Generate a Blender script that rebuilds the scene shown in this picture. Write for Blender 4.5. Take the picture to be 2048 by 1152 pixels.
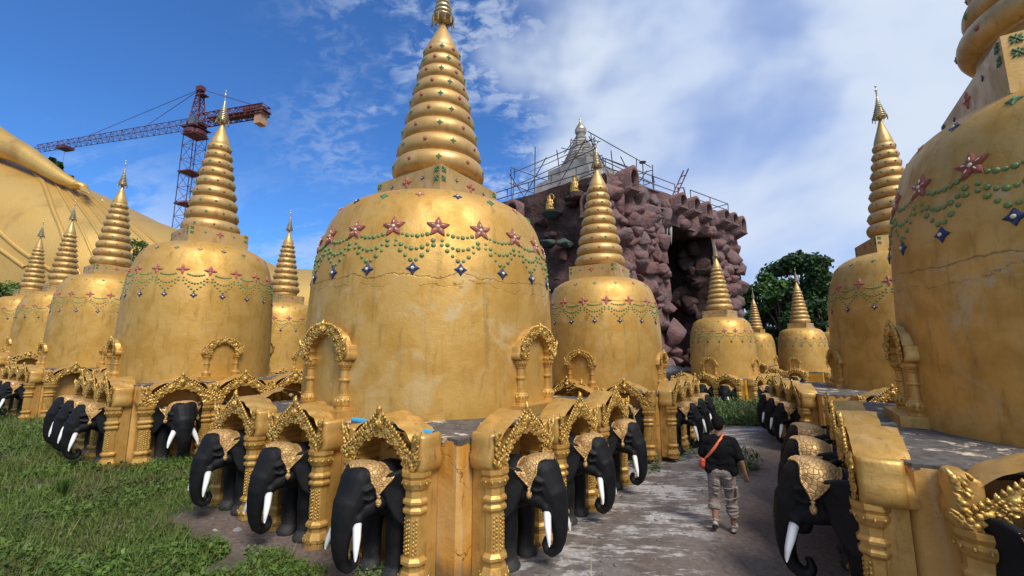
import bpy, bmesh, math, random
import numpy as np
from mathutils import Vector, Matrix, noise
from mathutils.bvhtree import BVHTree
from math import sin, cos, pi, radians, sqrt, atan2, hypot
for o in list(bpy.data.objects): bpy.data.objects.remove(o)
scene = bpy.context.scene
COL = scene.collection
# ---------------------------------------------------------------- camera
CAMZ = 2.40
PITCH = 8.5
FPX = 850.0
cd = bpy.data.cameras.new("camera"); cam = bpy.data.objects.new("camera", cd); COL.objects.link(cam)
cam.location = (0, 0, CAMZ); cam.rotation_euler = (radians(90 + PITCH), 0, 0)
cd.sensor_width = 36.0; cd.lens = FPX / 2048 * 36.0; cd.clip_end = 3000; cd.clip_start = 0.05
scene.camera = cam
scene.view_settings.view_transform = 'Standard'; scene.view_settings.look = 'None'
scene.view_settings.exposure = 0.82; scene.view_settings.gamma = 1.0
# ---------------------------------------------------------------- sun and sky
SUN_AZ, SUN_EL = 152.0, 50.0
sd = bpy.data.lights.new("sun", 'SUN'); so = bpy.data.objects.new("sun", sd); COL.objects.link(so)
sd.energy = 2.4; sd.angle = radians(24.0); sd.color = (1.0, 0.94, 0.85)
dirv = Vector((sin(radians(SUN_AZ)) * cos(radians(SUN_EL)), cos(radians(SUN_AZ)) * cos(radians(SUN_EL)), sin(radians(SUN_EL))))
so.rotation_euler = dirv.to_track_quat('Z', 'Y').to_euler(); so.location = dirv * 60
world = bpy.data.worlds.new("World"); scene.world = world; world.use_nodes = True
class NT:
    def __init__(s, nt): s.nt = nt
    def n(s, t, **kw):
        x = s.nt.nodes.new(t)
        for k, v in kw.items():
            if k.startswith('i_'):
                key = k[2:]; key = int(key) if key.isdigit() else key.replace('_', ' ')
                x.inputs[key].default_value = v
            else: setattr(x, k, v)
        return x
    def l(s, a, b): s.nt.links.new(a, b)
    def _set(s, node, idx, v):
        if v is None: return
        if hasattr(v, 'is_linked') or isinstance(v, bpy.types.NodeSocket): s.l(v, node.inputs[idx])
        else: node.inputs[idx].default_value = v
    def math(s, op, a, b=None, c=None, clamp=False):
        x = s.nt.nodes.new('ShaderNodeMath'); x.operation = op; x.use_clamp = clamp
        s._set(x, 0, a); s._set(x, 1, b); s._set(x, 2, c); return x.outputs[0]
    def mix(s, f, a, b, mode='MIX'):
        x = s.nt.nodes.new('ShaderNodeMix'); x.data_type = 'RGBA'; x.blend_type = mode
        s._set(x, 0, f)
        for i, v in ((6, a), (7, b)):
            if isinstance(v, tuple) and len(v) == 3: v = v + (1,)
            s._set(x, i, v)
        return x.outputs[2]
    def noise(s, vec, scale, detail=4, rough=.55, dist=0.):
        x = s.nt.nodes.new('ShaderNodeTexNoise'); s.l(vec, x.inputs['Vector'])
        x.inputs['Scale'].default_value = scale; x.inputs['Detail'].default_value = detail
        x.inputs['Roughness'].default_value = rough; x.inputs['Distortion'].default_value = dist
        return x.outputs[0]
    def vor(s, vec, scale, feature='F1', out=0):
        x = s.nt.nodes.new('ShaderNodeTexVoronoi'); x.feature = feature; s.l(vec, x.inputs['Vector'])
        x.inputs['Scale'].default_value = scale; return x.outputs[out]
    def ramp(s, v, stops):
        x = s.nt.nodes.new('ShaderNodeMapRange'); x.interpolation_type = 'SMOOTHSTEP'
        s._set(x, 0, v); x.inputs[1].default_value = stops[0]; x.inputs[2].default_value = stops[1]
        x.inputs[3].default_value = stops[2] if len(stops) > 2 else 0; x.inputs[4].default_value = stops[3] if len(stops) > 2 else 1
        return x.outputs[0]
    def mapping(s, vec, scale=(1, 1, 1), loc=(0, 0, 0), rot=(0, 0, 0)):
        x = s.nt.nodes.new('ShaderNodeMapping'); s.l(vec, x.inputs[0]); x.inputs[1].default_value = loc
        x.inputs[2].default_value = rot; x.inputs[3].default_value = scale; return x.outputs[0]
w = NT(world.node_tree); world.node_tree.nodes.clear()
sky = w.n('ShaderNodeTexSky', sky_type='NISHITA'); sky.sun_disc = False
sky.sun_elevation = radians(SUN_EL); sky.sun_rotation = radians(SUN_AZ); sky.air_density = 1.0; sky.dust_density = 0.4; sky.ozone_density = 2.0
tc = w.n('ShaderNodeTexCoord'); sep = w.n('ShaderNodeSeparateXYZ'); w.l(tc.outputs['Generated'], sep.inputs[0])
X, Y, Z = sep.outputs
D_ = tc.outputs['Generated']
zc = w.math('ADD', w.math('MAXIMUM', Z, 0.0), 0.55)
cmb = w.n('ShaderNodeCombineXYZ'); w.l(w.math('DIVIDE', X, zc), cmb.inputs[0]); w.l(w.math('DIVIDE', Y, zc), cmb.inputs[1]); P = cmb.outputs[0]
big = w.noise(w.mapping(D_, (1, 1, 1.5), (3.1, 1.7, 0.4)), 2.1, 4, .5, .2)
soft = w.noise(w.mapping(D_, (1, 1, 1.5), (7.1, 2.7, 1.4)), 2.6, 4, .5, .2)
fine = w.noise(w.mapping(P, (1, 1.5, 1), (0, 0, 0), (0, 0, .6)), 30.0, 5, .60, .6)
wisp = w.noise(w.mapping(P, (.8, 3.2, 1), (5.3, 2, 0), (0, 0, .45)), 2.6, 8, .62, .7)
rx = w.math('DIVIDE', X, w.math('MAXIMUM', Y, 0.05))                       # tan(azimuth)
bank = w.ramp(w.math('ADD', w.math('ADD', rx, w.math('MULTIPLY', Z, .12)), w.math('ADD', w.math('MULTIPLY', w.math('SUBTRACT', big, .5), .9), w.math('MULTIPLY', w.math('SUBTRACT', soft, .5), .6))), (0.08, 0.36, 0, 1))
holes = w.ramp(soft, (0.36, 0.56, .55, 1))
bank = w.math('MULTIPLY', bank, holes)
mid = w.ramp(rx, (-0.75, -0.15, 0, 1))
mott = w.math('MULTIPLY', w.ramp(w.math('ADD', w.math('MULTIPLY', fine, .7), w.math('MULTIPLY', wisp, .3)), (0.42, 0.62, 0, .55)), w.math('MULTIPLY', mid, w.ramp(w.math('ADD', w.math('MULTIPLY', wisp, .5), w.math('MULTIPLY', soft, .5)), (.42, .54, 0, 1))))
low = w.math('MULTIPLY', w.ramp(Z, (0.12, 0.40, 1, 0)), w.ramp(w.math('ADD', wisp, w.math('MULTIPLY', w.math('SUBTRACT', fine, .5), .3)), (0.44, 0.64, 0, .8)))
back = w.ramp(Y, (-0.25, 0.15, .8, 0))
cf = w.math('MAXIMUM', w.math('MAXIMUM', bank, mott), w.math('MAXIMUM', low, back))
cf = w.math('MULTIPLY', cf, .95)
blue = w.mix(1.0, sky.outputs[0], (.40, .76, 1.22, 1), 'MULTIPLY')
shade = w.ramp(w.math('ADD', w.math('MULTIPLY', soft, .5), w.math('MULTIPLY', big, .5)), (.40, .60, 0, 1))
ccol = w.mix(shade, (3.4, 4.2, 6.0), (4.8, 5.4, 6.3))
out = w.mix(cf, blue, ccol)
bg = w.n('ShaderNodeBackground'); bg.inputs[1].default_value = 0.085
w.l(out, bg.inputs[0]); wo = w.n('ShaderNodeOutputWorld'); w.l(bg.outputs[0], wo.inputs[0])

def px(u, v, Yd):
    """world point seen at photo pixel (u,v) whose forward distance is Yd"""
    t = radians(PITCH); a = (u - 1024) / FPX; b = (576 - v) / FPX
    F = cos(t) - b * sin(t); U = sin(t) + b * cos(t)
    return Vector((a / F * Yd, Yd, CAMZ + U / F * Yd))
def az(a, d=1.0): return Vector((sin(radians(a)) * d, cos(radians(a)) * d, 0))
# ---------------------------------------------------------------- materials
def mat(name):
    m = bpy.data.materials.new(name); m.use_nodes = True; t = NT(m.node_tree)
    b = m.node_tree.nodes['Principled BSDF']; return m, t, b
def objc(t, rnd=True):
    tc = t.n('ShaderNodeTexCoord'); v = tc.outputs['Object']
    if rnd:
        oi = t.n('ShaderNodeObjectInfo'); a = t.n('ShaderNodeVectorMath', operation='SCALE'); a.inputs[0].default_value = (13, 7, 5)
        t.l(oi.outputs['Random'], a.inputs['Scale']); b = t.n('ShaderNodeVectorMath', operation='ADD')
        t.l(v, b.inputs[0]); t.l(a.outputs[0], b.inputs[1]); v = b.outputs[0]
    return v
def bump(t, b, h, strength, dist):
    x = t.n('ShaderNodeBump'); x.inputs['Strength'].default_value = strength; x.inputs['Distance'].default_value = dist
    t.l(h, x.inputs['Height']); t.l(x.outputs[0], b.inputs['Normal'])
def gold(name, c1, c2, c3, metal=.62, rough=.40, bs=.5, bd=.01, scale=2.2, crack=False, ornate=False):
    m, t, b = mat(name); v = objc(t)
    n1 = t.noise(v, scale, 6, .6, .3); n2 = t.noise(t.mapping(v, (1.6, 1.6, .35)), scale * 1.7, 6, .65)
    c = t.mix(t.ramp(n1, (.38, .64)), c1 + (1,), c2 + (1,)); c = t.mix(t.ramp(n2, (.52, .74, 0, .75)), c, c3 + (1,))
    if scale == 2.2:
        dr = t.noise(t.mapping(v, (3.2, 3.2, .16)), 2.4, 6, .68, .2); c = t.mix(t.math('MULTIPLY', t.ramp(dr, (.54, .76)), t.ramp(n1, (.35, .6, .25, .7))), c, (.235, .150, .050, 1))
        pk = t.noise(t.mapping(v, (1, 1, 1), (3, 8, 1)), 1.4, 9, .72, .4); c = t.mix(t.ramp(pk, (.60, .70, 0, .5)), c, (.60, .47, .26, 1))
    fine = t.noise(v, 38, 5, .6); mid = t.noise(v, 7, 5, .55)
    h = t.math('ADD', t.math('MULTIPLY', fine, .35), t.math('MULTIPLY', mid, 1.0))
    if crack:
        tc = t.n('ShaderNodeTexCoord'); s = t.n('ShaderNodeSeparateXYZ'); t.l(tc.outputs['Object'], s.inputs[0])
        ang = t.noise(v, 1.1, 7, .62)
        zz = t.math('ADD', s.outputs[2], t.math('MULTIPLY', t.math('SUBTRACT', ang, .5), .55))
        d = t.math('ABSOLUTE', t.math('SUBTRACT', zz, crack)); ln = t.ramp(d, (.003, .013, 1, 0))
        zz2 = t.math('ADD', s.outputs[2], t.math('MULTIPLY', t.math('SUBTRACT', t.noise(t.mapping(v, (1, 1, 1), (4, 4, 4)), 1.6, 7, .62), .5), .6))
        d2 = t.math('ABSOLUTE', t.math('SUBTRACT', zz2, crack - .16)); ln2 = t.math('MULTIPLY', t.ramp(d2, (.002, .010, 1, 0)), t.ramp(n1, (.45, .55)))
        ln = t.math('MAXIMUM', ln, ln2)
        # worn strip with bare grey plaster under the crack, rain streaks below it
        st = t.noise(t.mapping(v, (5, 5, .25)), 3.0, 5, .6)
        zr = t.ramp(s.outputs[2], (.1, crack - .1, 0, 1)); zr = t.math('MULTIPLY', zr, t.ramp(s.outputs[2], (crack - .05, crack + .15, 1, 0)))
        wear = t.math('MULTIPLY', zr, t.ramp(t.noise(v, 1.6, 8, .7, .5), (.50, .68, 0, .75)))
        c = t.mix(wear, c, (.50, .40, .22, 1)); c = t.mix(t.math('MULTIPLY', zr, t.ramp(st, (.55, .8, 0, .6))), c, (.30, .21, .07, 1))
        c = t.mix(t.math('MULTIPLY', ln, .5), c, (.09, .06, .025, 1)); h = t.math('SUBTRACT', h, t.math('MULTIPLY', ln, 1.5))
        b.inputs['Metallic'].default_value = metal; t.l(t.math('SUBTRACT', metal, t.math('MULTIPLY', wear, metal * .9)), b.inputs['Metallic'])
    else: b.inputs['Metallic'].default_value = metal
    if ornate == 'cell':
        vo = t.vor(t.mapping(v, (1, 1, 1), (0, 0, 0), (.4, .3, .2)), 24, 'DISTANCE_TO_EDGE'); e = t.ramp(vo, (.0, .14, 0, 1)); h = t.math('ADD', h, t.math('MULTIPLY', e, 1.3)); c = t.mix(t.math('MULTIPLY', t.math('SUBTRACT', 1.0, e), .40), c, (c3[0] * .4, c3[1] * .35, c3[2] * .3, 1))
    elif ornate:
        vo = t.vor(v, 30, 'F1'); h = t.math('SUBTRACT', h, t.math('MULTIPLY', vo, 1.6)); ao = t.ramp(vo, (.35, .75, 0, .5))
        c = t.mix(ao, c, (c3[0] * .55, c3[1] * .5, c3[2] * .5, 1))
    t.l(c, b.inputs['Base Color']); t.l(t.ramp(n1, (.3, .7, rough - .07, rough + .12)), b.inputs['Roughness'])
    bump(t, b, h, bs, bd); return m
M = {}
GB = ((.58, .345, .090), (.475, .265, .050), (.28, .155, .030))
M['bell'] = gold('gold_painted_plaster', *GB, metal=.46, rough=.50, bd=.018, bs=.42)
M['bell_cracked'] = gold('cracked_gold_plaster', *GB, metal=.46, rough=.50, bd=.018, bs=.4, crack=3.50)
M['bell_cracked_small'] = gold('gold_plaster_fine_crack', *GB, metal=.46, rough=.50, bd=.018, bs=.35, crack=3.55)
M['spire'] = gold('spire_gold', (.56, .36, .140), (.46, .285, .09), (.30, .18, .05), metal=.48, rough=.46, bd=.015, bs=.3, scale=3)
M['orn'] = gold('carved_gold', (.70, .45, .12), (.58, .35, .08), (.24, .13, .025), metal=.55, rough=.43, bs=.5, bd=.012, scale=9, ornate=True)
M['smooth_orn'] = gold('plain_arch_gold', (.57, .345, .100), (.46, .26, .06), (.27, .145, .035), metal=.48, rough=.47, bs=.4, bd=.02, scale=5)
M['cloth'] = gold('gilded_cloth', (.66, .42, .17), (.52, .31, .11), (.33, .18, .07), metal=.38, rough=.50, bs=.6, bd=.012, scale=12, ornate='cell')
M['statue'] = gold('statue_gold', (.60, .385, .110), (.50, .30, .075), (.33, .195, .05), metal=.50, rough=.44, bs=.25, bd=.12, scale=.10)
def plaster(name='ochre_plaster', cs=((.58, .32, .085), (.52, .24, .03), (.60, .42, .22))):
    m, t, b = mat(name); v = objc(t); g = t.n('ShaderNodeNewGeometry')
    n1 = t.noise(v, 1.3, 6, .6, .4); st = t.noise(t.mapping(v, (6, 6, .5)), 1.4, 6, .6)
    c = t.mix(t.ramp(n1, (.40, .62)), cs[0] + (1,), cs[1] + (1,))
    c = t.mix(t.ramp(st, (.48, .74, 0, .75)), c, cs[2] + (1,)); c = t.mix(t.ramp(t.noise(t.mapping(v, (8, 8, .6), (9, 9, 9)), 1.3, 6, .65), (.58, .80, 0, .6)), c, (.30, .16, .04, 1))
    wv = t.n('ShaderNodeTexNoise'); t.l(v, wv.inputs['Vector']); wv.inputs['Scale'].default_value = 3.5; wv.inputs['Detail'].default_value = 6
    wa = t.n('ShaderNodeVectorMath', operation='SCALE'); t.l(wv.outputs['Color'], wa.inputs[0]); wa.inputs['Scale'].default_value = .5
    wb = t.n('ShaderNodeVectorMath', operation='ADD'); t.l(v, wb.inputs[0]); t.l(wa.outputs[0], wb.inputs[1])
    ck = t.math('MULTIPLY', t.ramp(t.vor(t.mapping(wb.outputs[0], (1, 1, .8)), 1.5, 'DISTANCE_TO_EDGE'), (.0, .009, 1, 0)), t.ramp(n1, (.50, .56)))
    c = t.mix(t.math('MULTIPLY', ck, .8), c, (.10, .05, .015, 1))
    # splash dirt along the foot of the wall
    s = t.n('ShaderNodeSeparateXYZ'); tc = t.n('ShaderNodeTexCoord'); t.l(tc.outputs['Object'], s.inputs[0])
    foot = t.math('MULTIPLY', t.ramp(t.math('ADD', s.outputs[2], t.math('MULTIPLY', st, -.35)), (-.12, .12, 1, 0)), .8)
    c = t.mix(foot, c, (.16, .10, .05, 1))
    t.l(c, b.inputs['Base Color']); b.inputs['Roughness'].default_value = .55; b.inputs['Metallic'].default_value = .12
    bump(t, b, t.math('ADD', t.noise(v, 5, 6, .6), t.math('MULTIPLY', ck, -2.)), .5, .03); return m
M['plaster'] = plaster()
M['plaster_yellow'] = plaster('yellow_plaster', ((.62, .34, .030), (.58, .28, .018), (.60, .38, .09)))
def simple(name, c1, c2=None, rough=.6, metal=0., scale=6, bs=.3, bd=.01, detail=5, spec=None):
    m, t, b = mat(name); v = objc(t); c2 = c2 or tuple(x * .75 for x in c1)
    n = t.noise(v, scale, detail, .6, .2); t.l(t.mix(t.ramp(n, (.35, .65)), c1 + (1,), c2 + (1,)), b.inputs['Base Color'])
    b.inputs['Roughness'].default_value = rough; b.inputs['Metallic'].default_value = metal
    if spec is not None: b.inputs['Specular IOR Level'].default_value = spec
    if bs: bump(t, b, t.noise(v, scale * 5, 5, .6), bs, bd)
    return m
def concrete():
    m, t, b = mat('weathered_concrete'); v = objc(t); n = t.noise(v, 2.2, 8, .7, .6); n2 = t.noise(v, 9, 8, .7, .3)
    c = t.mix(t.ramp(n2, (.35, .65)), (.13, .11, .095, 1), (.055, .048, .042, 1)); k = t.ramp(n, (.53, .58)); c = t.mix(t.math('MULTIPLY', k, t.ramp(n2, (.4, .55))), c, (.62, .50, .36, 1))
    t.l(c, b.inputs['Base Color']); b.inputs['Roughness'].default_value = .8; bump(t, b, t.math('ADD', n2, k), .6, .03); return m
M['concrete'] = concrete()
def blackpaint():
    m, t, b = mat('black_elephant_paint'); v = objc(t, False); s = t.n('ShaderNodeSeparateXYZ'); t.l(v, s.inputs[0]); vr = objc(t); n = t.noise(vr, 5, 7, .65); f = t.noise(vr, 40, 6, .7)
    c = t.mix(t.ramp(n, (.35, .65)), (.0035, .0036, .0045, 1), (.0075, .0075, .0085, 1)); dust = t.math('MULTIPLY', t.ramp(t.math('ADD', s.outputs[2], t.math('MULTIPLY', n, -.25)), (-.12, .22, .75, 0)), t.ramp(f, (.3, .6, .5, 1)))
    c = t.mix(dust, c, (.055, .052, .048, 1)); sp = t.ramp(t.vor(vr, 26), (.03, .075, 1, 0)); c = t.mix(t.math('MULTIPLY', sp, t.ramp(n, (.56, .60, 0, .6))), c, (.25, .25, .24, 1))
    t.l(c, b.inputs['Base Color']); t.l(t.ramp(n, (.3, .7, .52, .72)), b.inputs['Roughness']); b.inputs['Specular IOR Level'].default_value = .26
    bump(t, b, t.math('ADD', t.noise(vr, 60, 6, .7), t.math('MULTIPLY', n, 1.5)), .5, .008); return m
M['black'] = blackpaint()
M['ivory'] = simple('white_tusk', (.80, .80, .78), (.72, .72, .70), .4, 0, 5, .1)
M['red'] = simple('red_ceramic', (.25, .035, .03), (.36, .13, .08), .35, 0, 25, .6, .01)
M['pink'] = simple('faded_coral_ceramic', (.38, .07, .05), (.42, .18, .13), .4, 0, 25, .6, .01)
M['green'] = simple('green_ceramic', (.03, .17, .075), (.12, .24, .10), .35, 0, 25, .6, .01)
M['beadgreen'] = simple('olive_green_bead', (.075, .17, .05), (.18, .24, .07), .4, 0, 60, .4, .005)
M['blue'] = simple('navy_ceramic', (.007, .020, .085), (.02, .045, .14), .3, 0, 25, .6, .01)
M['pearl'] = simple('pale_centre', (.70, .66, .45), (.6, .5, .3), .4)
M['tin'] = simple('gilded_tin', (.62, .50, .26), (.40, .34, .24), .3, .8, 8)
M['pipe'] = simple('blue_plastic_pipe', (.05, .33, .52), (.08, .30, .45), .35, 0, 3, .1)
M['steel'] = simple('galvanised_steel', (.16, .18, .22), (.10, .12, .15), .5, .5, 3)
M['bamboo'] = simple('scaffold_pole', (.10, .085, .09), (.17, .14, .13), .7, 0, 3)
M['rust'] = simple('rust_red_steel', (.125, .030, .036), (.085, .026, .034), .6, .2, .6)
M['tanbox'] = simple('counterweight_concrete', (.42, .25, .14), (.33, .20, .12), .8, 0, .8)
M['cement'] = simple('bare_cement', (.34, .32, .29), (.19, .18, .165), .85, 0, .5, .5, .1)
def rock(name, c1, c2, c3):
    m, t, b = mat(name); tc = t.n('ShaderNodeTexCoord'); v = tc.outputs['Object']
    n = t.noise(v, .55, 8, .65, .3); n2 = t.noise(v, 3.5, 7, .65); c = t.mix(t.ramp(n, (.38, .62)), c1 + (1,), c2 + (1,)); c = t.mix(t.ramp(n2, (.45, .75, 0, .7)), c, c3 + (1,))
    t.l(c, b.inputs['Base Color']); b.inputs['Roughness'].default_value = .85; bump(t, b, t.math('ADD', n2, t.math('MULTIPLY', t.vor(v, 1.3), .8)), .8, .22); return m
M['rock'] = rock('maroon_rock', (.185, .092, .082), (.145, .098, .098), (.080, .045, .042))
M['rockdark'] = rock('maroon_rock_shaded', (.070, .030, .024), (.040, .024, .022), (.016, .012, .011))  # darker copy of the maroon rock, shade painted in for left face and cave
M['rockgreen'] = rock('mossy_ledge', (.055, .085, .072), (.04, .06, .055), (.02, .03, .03))
M['rockgrey'] = rock('grey_boulder', (.20, .19, .19), (.13, .12, .12), (.08, .07, .07))
def leafmat(name, a, bb, c, trans=.25):
    m, t, b = mat(name); g = t.n('ShaderNodeNewGeometry'); ri = g.outputs['Random Per Island']
    tc = t.n('ShaderNodeTexCoord'); n = t.noise(tc.outputs['Object'], .8, 4, .6)
    col = t.mix(t.ramp(ri, (.1, .9)), a + (1,), bb + (1,)); col = t.mix(t.ramp(n, (.45, .65, 0, .7)), col, c + (1,))
    t.l(col, b.inputs['Base Color']); b.inputs['Roughness'].default_value = .5; b.inputs['Specular IOR Level'].default_value = .3
    tr = t.n('ShaderNodeBsdfTranslucent'); t.l(col, tr.inputs[0]); ms = t.n('ShaderNodeMixShader'); ms.inputs[0].default_value = trans
    o = m.node_tree.nodes['Material Output']; t.l(b.outputs[0], ms.inputs[1]); t.l(tr.outputs[0], ms.inputs[2]); t.l(ms.outputs[0], o.inputs[0]); return m
M['leaf'] = leafmat('tree_leaves', (.026, .064, .020), (.060, .115, .030), (.018, .045, .020))
M['leaf2'] = leafmat('bright_tree_leaves', (.045, .11, .022), (.075, .15, .03), (.028, .07, .02))
M['grass'] = leafmat('short_grass', (.055, .100, .020), (.13, .185, .038), (.11, .095, .038))
M['creeper'] = leafmat('creeper_leaves', (.060, .130, .022), (.13, .20, .035), (.065, .085, .022))
M['weed'] = leafmat('weed_leaves', (.07, .14, .03), (.14, .21, .05), (.11, .12, .05))
M['blade'] = leafmat('grass_blades', (.080, .145, .026), (.18, .23, .055), (.16, .14, .055))
M['dry'] = simple('dry_stalk', (.42, .36, .20), (.35, .28, .15))
M['bark'] = simple('bark', (.09, .07, .05), (.05, .04, .03), .9, 0, 3, .6, .05)
M['skin'] = simple('skin', (.30, .15, .095), (.27, .13, .08), .5, 0, 8, .1)
M['hair'] = simple('black_hair', (.004, .004, .004), (.007, .006, .006), .8, 0, 50, .8, .01, spec=.12)
M['shirt'] = simple('black_shirt_cloth', (.006, .006, .007), (.010, .010, .011), .95, 0, 4, .4, .02, spec=.1)
M['trouser'] = simple('khaki_grey_cloth', (.25, .205, .175), (.19, .155, .13), .85, 0, 5, .7, .03)
M['strap'] = simple('orange_webbing', (.75, .17, .06), (.65, .14, .05), .6)
M['bag'] = simple('red_orange_bag', (.52, .07, .03), (.42, .055, .03), .6)
M['shoe'] = simple('grey_clog_rubber', (.36, .34, .31), (.28, .26, .24), .6)
M['sole'] = simple('dark_sole', (.05, .045, .04), None, .8)
def groundmat():
    m, t, b = mat('dirt_and_lime_ground'); g = t.n('ShaderNodeNewGeometry'); v = g.outputs['Position']
    s = t.n('ShaderNodeSeparateXYZ'); t.l(v, s.inputs[0])
    n1 = t.noise(v, .55, 8, .62, .3); n2 = t.noise(v, 3.2, 9, .68, .4); n3 = t.noise(v, 16, 8, .7)
    soil = t.mix(t.ramp(n1, (.38, .62)), (.150, .100, .076, 1), (.210, .160, .132, 1)); soil = t.mix(t.ramp(n3, (.35, .70, 0, .75)), soil, (.060, .042, .032, 1))
    # cross-street coordinate: lime crust runs along the left side of the lane
    q = t.math('SUBTRACT', t.math('MULTIPLY', s.outputs[0], .83), t.math('MULTIPLY', s.outputs[1], .56))
    lane = t.math('MULTIPLY', t.ramp(q, (-4.4, -3.2, 0, 1)), t.ramp(q, (-2.1, -.6, 1, .0)))
    slab = t.mix(t.ramp(n2, (.4, .6)), (.200, .178, .160, 1), (.110, .090, .076, 1))
    soil = t.mix(t.math('MULTIPLY', lane, t.ramp(n1, (.35, .55, .3, .9))), soil, slab)
    lv = t.mapping(v, (.8, 2.2, 1), (0, 0, 0), (0, 0, .3))
    l1 = t.math('ADD', t.math('MULTIPLY', t.noise(lv, 1.15, 9, .68, .6), .6), t.math('MULTIPLY', t.noise(lv, 6, 8, .7, .4), .4))
    lime = t.math('MULTIPLY', t.ramp(l1, (.485, .545)), t.ramp(lane, (.1, .6)))
    soil = t.mix(t.math('MULTIPLY', lime, .72), soil, t.mix(t.ramp(n3, (.4, .65)), (.56, .53, .51, 1), (.33, .30, .28, 1)))
    peb = t.vor(v, 22); pm = t.ramp(peb, (.06, .16, 1, 0)); pc = t.n('ShaderNodeTexVoronoi'); t.l(v, pc.inputs['Vector']); pc.inputs['Scale'].default_value = 22
    sc = t.n('ShaderNodeSeparateColor'); t.l(pc.outputs['Color'], sc.inputs[0]); pm = t.math('MULTIPLY', pm, t.ramp(sc.outputs[0], (.80, .86)))
    soil = t.mix(t.math('MULTIPLY', pm, .8), soil, (.38, .34, .31, 1))
    # turf under-colour on the left mound
    pp = t.math('ADD', t.math('MULTIPLY', s.outputs[0], .56), t.math('MULTIPLY', s.outputs[1], .83)); wob = t.math('MULTIPLY', t.math('SUBTRACT', n1, .5), 1.4)
    gm = t.math('MULTIPLY', t.ramp(t.math('ADD', pp, wob), (2.4, 3.0, 1, 0)), t.ramp(t.math('ADD', q, wob), (-4.6, -3.6, 1, 0)))
    gm = t.math('MAXIMUM', gm, t.ramp(t.math('ADD', q, wob), (-8.2, -7.2, 1, 0)))
    soil = t.mix(t.math('MULTIPLY', gm, t.ramp(n2, (.35, .6, .35, .9))), soil, (.045, .055, .018, 1))
    far = t.ramp(s.outputs[1], (45, 80)); soil = t.mix(far, soil, (.10, .10, .06, 1))
    t.l(soil, b.inputs['Base Color']); b.inputs['Roughness'].default_value = .85
    h = t.math('ADD', t.math('ADD', t.math('MULTIPLY', n2, 1.2), n3), t.math('ADD', t.math('MULTIPLY', lime, .25), t.math('MULTIPLY', pm, .5)))
    bump(t, b, h, .75, .05); return m
M['ground'] = groundmat()
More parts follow.
